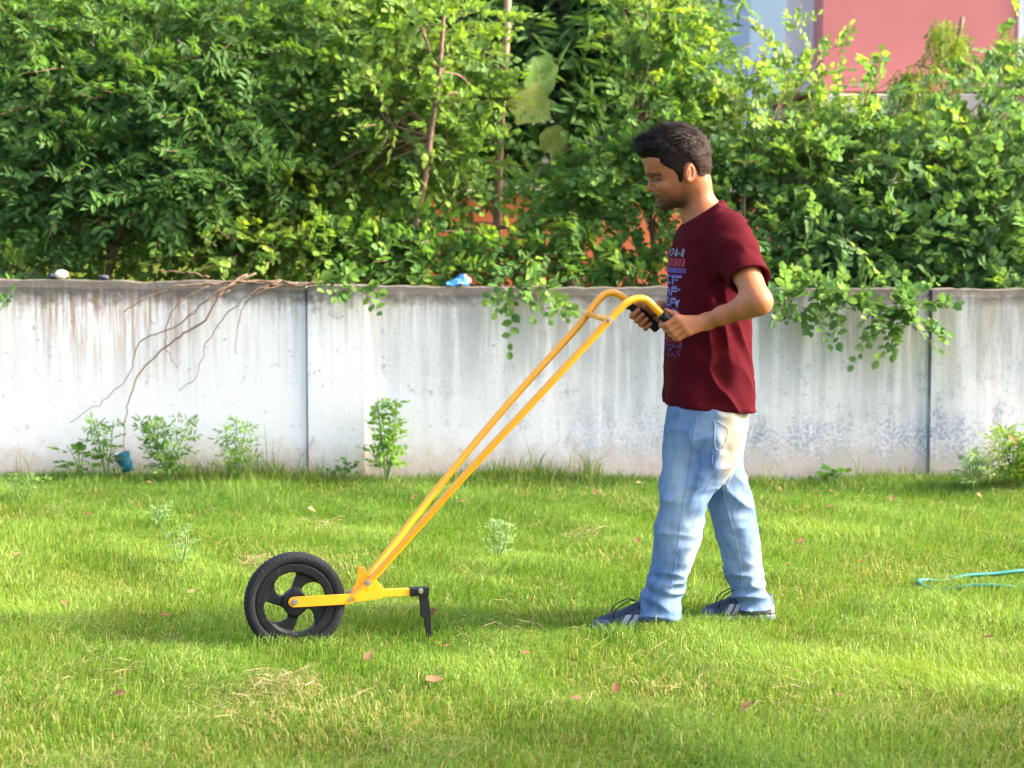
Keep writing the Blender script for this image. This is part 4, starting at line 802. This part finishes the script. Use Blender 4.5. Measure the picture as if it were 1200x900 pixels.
for Y0, Z0, C0 in print_quads():
    yy = np.stack([Y0[:, 0], Y0[:, 1], Y0[:, 1], Y0[:, 0]], 1).ravel(); zz = np.stack([Z0[:, 0], Z0[:, 0], Z0[:, 1], Z0[:, 1]], 1).ravel()
    lay = np.repeat(.0012 + .0006 * (C0[:, 1] > .2), 4); xx = chest_x(yy, zz) - lay
    tag(link('print', np_mesh('print', np.stack([xx, yy, zz], 1), np.arange(len(xx)).reshape(-1, 4), colr=np.repeat(C0, 4, 0)), M_PRINT, shirt), kind='stuff')
# jeans
def leg_rows(rows, Y): return loft_table([(Q(0, py, Y)[2], Q(a, py, Y)[0], Q(b_, py, Y)[0], yc, hw) for py, a, b_, yc, hw in rows])
T_HIP = leg_rows([(455, 786, 876, 8.0, .165), (475, 783.5, 877, 8.0, .172), (500, 780.5, 876, 8.0, .176), (530, 778, 868, 8.0, .174), (550, 778, 858, 8.0, .165), (566, 779, 846, 8.0, .15)], 8.0)
T_LL = leg_rows([(480, 783, 868, 7.93, .098), (510, 780, 864, 7.925, .100), (547, 777, 851, 7.92, .098), (583, 771, 833, 7.915, .090), (607, 769.5, 826, 7.91, .084), (637, 767.5, 819, 7.91, .080), (660, 764.5, 812, 7.91, .076), (687, 754, 804, 7.91, .073), (703, 748.5, 799, 7.91, .074), (717, 747, 796, 7.91, .077), (731, 749, 797, 7.91, .078)], 7.91)
T_RL = leg_rows([(480, 800, 874, 8.09, .096), (520, 808, 869, 8.10, .096), (547, 816, 871, 8.105, .092), (580, 827, 880, 8.11, .086), (620, 838, 888, 8.115, .080), (660, 846.5, 893, 8.12, .076), (690, 855, 898, 8.12, .073), (705, 859.5, 904, 8.12, .076), (722, 862, 907, 8.12, .078)], 8.12)
def jeans_f(p, fold=True):
    d = smin(loft(p, T_HIP, 2.5), smin(loft(p, T_LL, 2.2), loft(p, T_RL, 2.2), .015), .03)
    if not fold: return d
    u, v = PX(p); lf = p[:, 1] < 8.015; vv = np.where(lf, v, v + 12); x = p[:, 0]
    sg = np.where(lf, 1., -1.); low = np.clip((vv - 660) / 30, 0, 1); kn = np.exp(-((vv - 618) / 38) ** 2); th = np.exp(-((vv - 545) / 45) ** 2)
    qa = np.stack([p[:, 0] * .45 + p[:, 2] * .55 * sg, p[:, 1] * .5, p[:, 2] * 1.5], 1); na = wnoise(qa, 53, 42, 5); qb = np.stack([p[:, 0] * .9 - p[:, 2] * .8 * sg, p[:, 1] * .6, p[:, 2] * .9], 1); nb_ = wnoise(qb, 57, 30, 5)
    d = d + (np.abs(na) - .42) * (.013 * low + .0035 * kn + .0012) + (np.abs(nb_) - .42) * (.008 * th + .008 * kn + .004) + .0018 * wnoise(p, 51, 24) + .0010 * wnoise(p, 52, 80)
    hem = np.exp(-((vv - np.where(lf, 722, 727)) / 4.5) ** 2); return d - .002 * hem
V, F = mesh_sdf(jeans_f, (Q(735, 0)[0], 7.80, .035), (Q(918, 0)[0], 8.24, Q(0, 460)[2]), .004)
def denim_col(V):
    u, v = PX(V); lf = V[:, 1] < 8.015; g = lambda cx, cy, sx, sy: np.exp(-((u - cx) / sx) ** 2 - ((v - cy) / sy) ** 2)
    n1 = wnoise(V, 61, 22); n2 = wnoise(V, 62, 90); n3 = wnoise(np.stack([V[:, 0] * 3, V[:, 1] * 3, V[:, 2] * .4], 1), 63, 90)
    f = .27 + .12 * n1 + .06 * n2 + .08 * n3
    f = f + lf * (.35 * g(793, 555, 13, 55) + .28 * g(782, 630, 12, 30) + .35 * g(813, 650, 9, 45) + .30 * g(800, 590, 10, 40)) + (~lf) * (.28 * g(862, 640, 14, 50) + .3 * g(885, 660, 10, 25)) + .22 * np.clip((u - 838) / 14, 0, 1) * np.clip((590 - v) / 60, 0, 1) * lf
    f = np.clip(f, 0, 1); c = lerp((.026, .078, .205), (.30, .385, .48), f); s = np.clip((u - 840) / 10, 0, 1) * np.clip((575 - v) / 30, 0, 1) * lf; c = c * (1 - s[:, None] * .75) + np.array([.30, .245, .15]) * s[:, None] * .75; return c  # cream seat: faded denim, with warm sunlight painted into the colour
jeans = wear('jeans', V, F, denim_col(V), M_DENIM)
def on_jeans(pts, y0=7.78, y1=8.0, lift=.0012, step=6):
    q = catmull(pts, step); out = []
    for px, py in q:
        a, b_ = y0, y1
        pts_ = np.array([P(px, py, y) for y in np.linspace(y0, y1, 60)]); s = jeans_f(pts_) < 0
        if s.any(): k = int(np.argmax(s)); out.append(pts_[max(k - 1, 0)] * .5 + pts_[k] * .5 + np.array([0, -lift, 0]))
    return np.array(out)
M_SEAM = plain('seam_thread', (.26, .28, .30), .9, var=.2); M_SEAMD = plain('seam_fold', (.10, .17, .33), .9, var=.2)
for pts, m in (([(817, 484), (812, 520), (806, 560), (799, 600), (793, 650), (786, 690)], M_SEAMD), ([(837, 492), (836, 520), (834, 545)], M_SEAMD)):
    q = on_jeans(pts)
    if len(q) > 4: link('seam', MB().add(*tube(q, .0012, 5)).mesh('seam'), m, jeans)
q = on_jeans([(845, 560), (851, 590), (862, 630), (869, 670), (870, 690)], 8.0, 8.2)
if len(q) > 4: link('seam', MB().add(*tube(q, .0010, 5)).mesh('seam'), M_SEAM, jeans)
pk = [(838, 495), (841, 493.5), (849, 499), (853, 503), (851, 516), (845, 527), (838, 523)]; q = on_jeans(pk + [pk[0]])
if len(q) > 4: link('back_pocket', MB().add(*tube(q, .0011, 5)).mesh('back_pocket'), M_SEAM, jeans)
# shoes
def shoe(toe, heel, Y, name='shoe'):
    t, h = ground_at(*toe), ground_at(*heel); t = np.array([t[0], Y - .012, .012]); h = np.array([h[0], Y, .012]); ax = unit(h - t); L = np.linalg.norm(h - t); sd = np.cross(ax, UPV)
    M = np.stack([ax, sd, UPV], 1)
    def f(p):
        q = (p - t) @ M; s = np.clip(q[:, 0] / L, 0, 1); hw = np.interp(s, [0, .08, .3, .55, .8, .95, 1], [.022, .036, .047, .041, .036, .033, .024]); hi = np.interp(s, [0, .06, .15, .32, .5, .62, .8, .97, 1], [.022, .038, .046, .062, .088, .095, .088, .080, .06])
        zz = q[:, 2] + .02; d = np.hypot(np.abs(q[:, 1]) / hw, np.clip(zz - .012, 0, 1) / hi * 1.0) - 1; d = np.maximum(d * .03, np.maximum(-q[:, 0], q[:, 0] - L)); d = smax(d, -zz, .004)
        sole = np.maximum(np.abs(q[:, 1]) - hw - .003, np.maximum(np.abs(zz - .010) - .012, np.maximum(-q[:, 0] - .003, q[:, 0] - L - .004))); return smin(d, sole, .003)
    V, F = mesh_sdf(f, t - np.array([.03, .08, .045]), h + np.array([.03, .08, .11]), .003); q = (V - t) @ M; s = q[:, 0] / L; z = q[:, 2] + .02
    c = np.tile(np.array([.012, .017, .042]), (len(V), 1)); c[z < .022] = (.22, .26, .33); c[(z < .045) & (s < .16) & (z > .024)] = (.045, .06, .15)
    for a in (.36, .46): st = (np.abs(s - a - (z - .04) * 2.2) < .032) & (z > .027) & (z < .062) & (np.abs(q[:, 1]) > .018); c[st] = (.22, .23, .26)
    c[(s > .66) & (z > .03) & (z < .055)] = (.16, .16, .17); o = wear(name, V, F, c, M_SHOE)
    mb = MB()
    for k in range(5):
        ss = .24 + k * .07; hh = np.interp(ss, [.15, .32, .5, .62], [.046, .062, .088, .095]) - .006; a = [t + M @ np.array([ss * L, y, hh - .02 + .012 - abs(y) * .45 + .004]) for y in (-.03, -.015, 0, .015, .03)]; mb.add(*tube(catmull(a, 3), .0032, 6))
    for y in (-.03, .03): mb.add(*tube(catmull([t + M @ np.array([.50 * L, 0, .085]), t + M @ np.array([.40 * L, y * .7, .088]), t + M @ np.array([.25 * L, y * 1.3, .06]), t + M @ np.array([.22 * L, y * 1.2, .035])], 5), .0022, 6))
    link('laces', mb.mesh('laces'), M_BLK, o); return o
shoe((695, 736), (795, 736), 7.91); shoe((822, 724), (907, 724), 8.12)

# ------------------------------------------------------------------ weeds, twigs and litter
def weed(label, px, py, Y, hpx, T, ll, c1, c2, n=14, spread=.5, stems=3, nl=9, name='weed', group=None, y_ground=True, tw=(.06, .12)):
    Y = Y + DW if Y > 11.6 else Y; hpx = hpx * 1.25
    b_ = np.array([P(px, py, Y)[0], Y, 0.]); b_[2] = gz(b_[0], b_[1]); H = hpx / (FPX / Y); o = empty(name, tuple(b_), label, 'weed', group); mb = MB(); B, D, L = [], [], []
    for s in range(stems):
        a = rng.uniform(0, 6.28); tip = b_ + np.array([math.cos(a) * spread * H * .35, math.sin(a) * spread * H * .2, H * rng.uniform(.8, 1.)]); c = catmull([b_, (b_ + tip) / 2 + rng.normal(0, .012, 3), tip], 6); mb.add(*tube(c, [.005, .002], 5))
        for k in range(n):
            t = .25 + .75 * (k + .5) / n; q = c[int(t * (len(c) - 1))]; an = k * 2.4 + a; B.append(q); D.append(unit(np.array([math.cos(an), math.sin(an), .35 + .3 * t]))); L.append(rng.uniform(*tw) * (1.15 - .6 * t) * (1 + spread * .4))
    attach(mb.build('stem', plain('weed_stem', (.12, .20, .05), .7)), o); pos, ax, nn, le, tid = sprays(np.array(B), np.array(D), np.array(L), nl, ll, droop=.3, upw=.8)
    V, F = put_leaves(T, pos, ax, nn, le); attach(tag(link('leaves', np_mesh('leaves', V, F, colr=np.repeat(lerp(c1, c2, rng.random(len(pos))), 6, 0)), M_LEAF), kind='stuff'), o); return o
g1, g2 = (.07, .18, .04), (.16, .29, .06)
weed('leafy weed at the wall foot beside the teal plastic cup', 124, 552, 12.12, 66, T_LONG, .035, g1, g2, 12, .6)
weed('broad bushy weed at the wall foot between two narrower weeds', 200, 556, 12.1, 70, T_LONG, .038, g1, g2, 14, .9, 5)
weed('feathery topped weed at the wall foot left of the wall joint', 278, 555, 12.1, 70, T_LONG, .036, g1, (.19, .32, .07), 13, .6, 3)
weed('tall pale green weed against the pilaster edge', 453, 555, 12.14, 86, T_ROUND, .026, (.10, .24, .04), (.22, .38, .07), 18, .35, 5, 6)
weed('low dark leafed seedling at the foot of the left pilaster', 404, 556, 12.16, 24, T_ROUND, .035, (.05, .14, .03), (.1, .2, .04), 5, .6, 2, 3)
weed('broad leaved seedling left of the teal plastic cup', 90, 554, 12.1, 36, T_ROUND, .05, (.06, .17, .03), (.13, .25, .05), 5, .9, 2, 3)
weed('pale grey green weed at the foot of the right pilaster', 1140, 572, 11.9, 46, T_LONG, .034, (.16, .27, .13), (.28, .40, .2), 10, .8, 4)
weed('rounded lime green bush beside the right pilaster', 1196, 572, 11.95, 62, T_LONG, .04, (.12, .25, .03), (.30, .42, .04), 16, 1.2, 9)
weed('silvery green weed standing in the lawn behind the hoe tine', 582, 655, 9.35, 42, T_LONG, .022, (.17, .30, .14), (.30, .42, .22), 7, .8, 4, 7, tw=(.03, .06))
weed('silvery green weed standing in the lawn behind the wheel', 212, 660, 9.2, 46, T_LONG, .022, (.17, .30, .14), (.30, .42, .22), 7, .6, 3, 7, tw=(.03, .06))
weed('small silvery weed in the lawn below the bushy wall weeds', 186, 612, 10.3, 22, T_LONG, .024, (.16, .28, .12), (.26, .38, .18), 6, 1.0, 3, 6, tw=(.03, .06))
weed('low green weed at the foot of the left wall end', 28, 590, 11.1, 26, T_LONG, .03, (.10, .20, .06), (.2, .32, .11), 8, 1.3, 4, 6)
weed('broad dark weed below the flaked wall patch', 977, 556, 12.15, 20, T_ROUND, .05, (.05, .15, .03), (.09, .2, .04), 4, .6, 2, 3)
# slender grass tufts
def tuft(px, py, Y, hpx, n, label, spread=.35, c1=(.09, .18, .03), c2=(.2, .28, .06), wid=(.003, .006)):
    Y = Y + DW if Y > 11.3 else Y; b_ = P(px, py, Y); H = hpx / (FPX / Y); x = b_[0] + rng.normal(0, .03 + .1 * spread * H, n); y = Y + rng.normal(0, .03, n); h = H * rng.uniform(.45, 1., n)
    V, F4, F3, C = blades(x, y, h, rng.uniform(*wid, n), np.clip(rng.normal(spread, .2, n), .02, 1.3), rng.uniform(0, 6.28, n), lerp(c1, c2, rng.random(n)))
    tag(link('grass_tuft', np_mesh('grass_tuft', V, F4, F3, C), M_GRASS), label, 'grass', kind='stuff')
tuft(690, 560, 12.1, 62, 60, 'tall wispy grass tuft at the wall foot between handles and man', .45)
tuft(640, 560, 12.12, 40, 50, 'wispy grass tuft at the wall foot behind the yellow handles', .6)
tuft(1003, 560, 12.15, 52, 7, 'thin upright grass stalks below the flaked wall patch', .15)
tuft(896, 560, 12.15, 46, 6, 'thin upright grass stalks behind the man', .15)
tuft(30, 560, 12.1, 60, 14, 'dry grass stalks at the left end of the wall foot', .3, (.2, .2, .07), (.4, .34, .16))
tuft(281, 585, 11.4, 42, 16, 'tall grass blades below the feathery topped weed', .12)
tuft(436, 607, 10.3, 30, 8, 'bent long grass blades left of the handles', .6)
tuft(585, 690, 8.6, 26, 16, 'pale long grass blades below the silvery weed', .7, (.2, .3, .07), (.4, .46, .16))
tuft(316, 748, 7.55, 24, 60, 'fresh grass tuft growing up in front of the wheel rim', .5); tuft(385, 748, 7.5, 30, 50, 'fresh grass tuft before the rear of the wheel', .6)
tuft(720, 748, 7.72, 24, 55, 'grass blades over the toe of the front shoe', .7); tuft(775, 745, 7.76, 18, 70, 'yellowish grass over the heel of the front shoe', .6, (.2, .24, .04), (.36, .34, .1)); tuft(870, 731, 8.0, 12, 50, 'grass blades over the rear shoe', .6)
tuft(820, 700, 8.5, 42, 9, 'long yellow green blades between the two feet', .25, (.2, .28, .05), (.34, .4, .1))
# dry branches hanging over the wall
br = empty('dry_branches', tuple(P(270, 330, 12.05)), 'bundle of dry brown branches draped over the left wall panel', 'branches')
def branch(pts, r0, r1):
    q = catmull([P(px, py, Y if Y < 12.1 else Y + DW) for px, py, Y in pts], 7); q[1:-1] += rng.normal(0, .004, q[1:-1].shape); q[:, 1] = np.where(q[:, 2] < 1.04, np.minimum(q[:, 1], WALL_Y - .02), q[:, 1]); attach(MB().add(*tube(q, [r0 * .48, r1 * .5], 6)).build('branch', M_TWIG), br)
yw = WALL_Y - .035
for pts, r0, r1 in (([(350, 331, 12.33), (300, 329, 12.30), (255, 332, 12.27), (215, 335, yw - .03), (180, 345, yw - .05), (145, 366, yw - .06)], .016, .005), ([(290, 322, 12.32), (262, 340, 12.25), (240, 375, yw - .02), (205, 398, yw), (170, 430, yw), (153, 465, yw), (146, 505, yw), (146, 545, yw)], .014, .004),
                    ([(300, 320, 12.36), (250, 345, yw - .03), (210, 380, yw), (165, 400, yw), (150, 440, yw), (120, 470, yw), (82, 495, yw)], .009, .003), ([(245, 335, 12.26), (205, 360, yw - .04), (193, 400, yw), (208, 432, yw)], .009, .004), ([(340, 332, 12.3), (305, 342, yw - .03), (283, 365, yw - .02), (276, 415, yw)], .009, .003),
                    ([(330, 328, 12.3), (285, 350, yw - .03), (245, 395, yw), (230, 440, yw), (210, 458, yw)], .008, .003), ([(245, 325, 12.4), (215, 318, 12.42), (180, 317, 12.4)], .012, .006), ([(380, 332, 12.35), (330, 334, 12.33), (275, 326, 12.36)], .017, .010), ([(270, 340, 12.26), (245, 352, 12.2), (215, 375, 12.18)], .006, .003)): branch(pts, r0, r1)
# things on and by the wall
def lump(name, label, cat, c, r, colr, seed, rough=.8):
    n1, n2 = 14, 9; V = []; rr = np.random.default_rng(seed)
    for i in range(n2):
        for j in range(n1):
            a, b_ = math.pi * i / (n2 - 1), 2 * math.pi * j / n1; V.append((math.sin(a) * math.cos(b_), math.sin(a) * math.sin(b_), math.cos(a)))
    V = np.array(V); V = V * (1 + .22 * wnoise(V, seed, 2.5)[:, None]) * np.array(r) + np.array(c); F = [(i * n1 + j, (i + 1) * n1 + j, (i + 1) * n1 + (j + 1) % n1, i * n1 + (j + 1) % n1) for i in range(n2 - 1) for j in range(n1)]
    return tag(MB().add(V, F).build(name, plain(name + '_surface', colr, rough, var=.25, bump=.4, scale=25), smooth=False), label, cat)
def on_wall(px, h, dy=.05): h += .011; q = P(px, 330, WALL_Y + dy); return np.array([q[0], WALL_Y + dy, h])
lump('stone', 'pale stone chip sitting on the left wall top', 'stone', on_wall(72, 1.062), (.035, .03, .025), (.55, .50, .42), 3); lump('stone', 'small dark stone on the wall top beside the pale one', 'stone', on_wall(62, 1.055), (.028, .03, .016), (.03, .035, .06), 4)
lump('stone', 'dark flat stone on the wall top right of the pale one', 'stone', on_wall(122, 1.048), (.03, .03, .014), (.05, .05, .07), 5)
def crumple(name, label, cat, c, s, colr, seed):
    V = []; n = 9
    for i in range(n):
        for j in range(n): V.append(((i / (n - 1) - .5), (j / (n - 1) - .5) * .8, 0))
    V = np.array(V); V[:, 2] = .22 * wnoise(V, seed, 8) + .35 * (1 - 4 * (V[:, 0] ** 2 + V[:, 1] ** 2)).clip(0); V = V * s + np.array(c); F = [(i * n + j, (i + 1) * n + j, (i + 1) * n + j + 1, i * n + j + 1) for i in range(n - 1) for j in range(n - 1)]
    return tag(MB().add(V, F).build(name, plain(name + '_film', colr, .4, var=.15), smooth=False), label, cat)
crumple('plastic_bag', 'crumpled bright blue plastic bag on the wall top under the leaves', 'bag', on_wall(537, 1.015, .06), (.12, .12, .10), (.03, .16, .62), 6)
crumple('plastic_scrap', 'small red plastic scrap beside the blue bag on the wall', 'scrap', on_wall(546, 1.03, .09), (.06, .06, .06), (.55, .06, .05), 7)
cp = P(147, 543, 11.86); V, F = tube([cp + np.array([-.02, 0, .055]), cp + np.array([-.012, 0, .03]), cp + np.array([.006, 0, -.01]), cp + np.array([.014, 0, -.04])], [.042, .040, .034, .03], 16)
tag(MB().add(V, F[:-2] + [F[-1]]).build('plastic_cup', plain('teal_plastic', (.012, .13, .20), .4, var=.2)), 'teal plastic cup leaning among the weeds at the wall foot', 'cup')
# hose
hz = lambda px, py, up=.03: ground_at(px, py) + np.array([0, 0, up])
hose = [hz(1330, 668, .04), hz(1260, 672, .045), hz(1200, 676, .045), hz(1165, 677.5, .04), hz(1132, 679, .035), hz(1105, 681, .018), hz(1084, 682.5, .025), hz(1076, 686, .032), hz(1082, 690.5, .028), hz(1100, 692.5, .018), hz(1140, 693, .026), hz(1175, 693.5, .024), hz(1230, 694, .01), hz(1330, 696, .01)]
tag(MB().add(*tube(catmull(hose + np.array([0, 0, -.008]), 7), .0088, 10)).build('garden_hose', plain('green_hose', (.008, .135, .10), .45, var=.15)), 'looped green garden hose lying in the lawn', 'hose')
# fallen leaves, straw
def fallen(px, py, size, k, label, colr=None):
    q = ground_at(px, py); tv = T_BIG[0].copy(); tv[:, 0] *= .62; tv[:, 2] += .22 * (tv[:, 0] ** 2) * 3 + .12 * np.sin(tv[:, 1] * 3 + k); a = rng.uniform(0, 6.28); c, s = math.cos(a), math.sin(a)
    V = (tv - np.array([0, .5, 0])) * size * .8; V = V @ np.array([[c, -s, 0], [s, c, 0], [0, 0, 1]]).T; tl = rng.uniform(.15, .6); V[:, 2] += V[:, 1] * tl + np.abs(V[:, 1]) * .1 + .035
    me = np_mesh('fallen_leaf', V, T_BIG[1], smooth=True); o = link('fallen_leaf', me, M_DEAD); o.location = q; return tag(o, label, 'leaf', 'dry leaves fallen on the lawn')
NEAR = {21: 'pinkish dry leaf beside the hoe tine', 16: 'curled pale brown leaf on the lawn in front of the tine', 10: 'dry leaf in the grass below the teal plastic cup', 9: 'brown leaf in the grass under the broad bushy weed', 15: 'reddish leaf on the lawn in front of the garden hose', 30: 'dry leaf on the lawn just ahead of the wheel', 31: 'small dry leaf near the silvery weed behind the wheel', 26: 'long red brown leaf among the loose foreground straw', 29: 'pale dry leaf between the garden hose and the man', 13: 'dry leaf at the wall foot right of the man', 7: 'dry leaf on the lawn beside the front trouser leg', 6: 'orange dry leaf on the lawn behind the rear heel', 8: 'dry leaf beside the thatch patch behind the wheel', 32: 'dry leaf in the grass below the lime green bush', 11: 'dark dry leaf beside the yellow handles', 14: 'dry leaf below the pale grey green weed'}
FL = 'dry brown leaf lying on the grass'
for k, (px, py, s) in enumerate(((697, 592, .05), (750, 577, .05), (974, 582, .06), (1045, 590, .06), (1005, 595, .04), (973, 607, .05), (940, 643, .06), (747, 644, .05), (366, 603, .055), (177, 573, .05), (205, 552, .05), (486, 591, .05), (542, 596, .05), (914, 577, .04), (1148, 585, .04), (1157, 751, .055), (510, 811, .075), (432, 779, .06), (22, 662, .05), (225, 700, .045), (76, 712, .04), (505, 730, .05), (924, 673, .04), (525, 765, .04), (722, 818, .055), (675, 833, .05), (137, 830, .07), (874, 846, .05), (983, 831, .04), (1010, 668, .04), (193, 728, .05), (103, 614, .04), (1183, 575, .04), (618, 780, .04))): fallen(px, py, s, k, NEAR.get(k, FL))
fallen(1187, 524, .07, 40, 'reddish dry leaf caught on top of the lime green bush').location = P(1188, 524, 11.62)
def straw(px, py, n, rad, label, ln=(.04, .11)):
    n = int(n * .9); q = ground_at(px, py); x = q[0] + rng.normal(0, rad, n); y = q[1] + rng.normal(0, rad * 1.6, n); z = gz(x, y) + rng.uniform(.015, .055, n); a = rng.uniform(0, 6.28, n); L = rng.uniform(*ln, n); d = np.stack([np.cos(a), np.sin(a), rng.normal(0, .18, n)], 1); p = np.stack([x, y, z], 1)
    s = np.stack([-np.sin(a), np.cos(a), rng.normal(0, .5, n)], 1) * .0007; b_ = p + d * L[:, None] * .5 + np.array([0, 0, .008]); e = p + d * L[:, None] + rng.normal(0, .008, (n, 3)); V = np.stack([p - s, p + s, b_ + s, b_ - s, e], 1).reshape(-1, 3); j = np.arange(n)[:, None] * 5
    tag(link('straw', np_mesh('straw', V, j + np.array([0, 1, 2, 3]), j + np.array([3, 2, 4]), np.repeat(lerp((.19, .13, .07), (.40, .30, .17), rng.random(n)), 5, 0)), M_STRAW), label, 'straw', kind='stuff')
straw(340, 812, 170, .06, 'heap of dry brown straw on the lawn in front of the wheel'); straw(380, 622, 90, .05, 'flat patch of dry thatch on the lawn behind the wheel'); straw(298, 665, 70, .03, 'upright dry straw clump just behind the tyre'); straw(682, 628, 80, .05, 'flat dry thatch patch between hoe and man')
straw(560, 685, 60, .04, 'thin dry straw behind the tine'); straw(130, 800, 110, .09, 'loose dry straw on the lawn at the wheel side foreground'); straw(290, 830, 120, .10, 'scattered straw beside the straw heap'); straw(940, 815, 45, .07, 'curled dry straw in the lawn before the man'); straw(890, 845, 35, .08, 'few dry stalks in the grass before the rear foot'); straw(620, 745, 120, .20, 'scattered pale stalks between the tine and the front shoe'); straw(760, 812, 25, .1, 'few pale stalks below the front shoe'); straw(1030, 790, 18, .06, 'few pale stalks below the garden hose')
straw(460, 720, 60, .06, 'dry straw under the hoe frame')
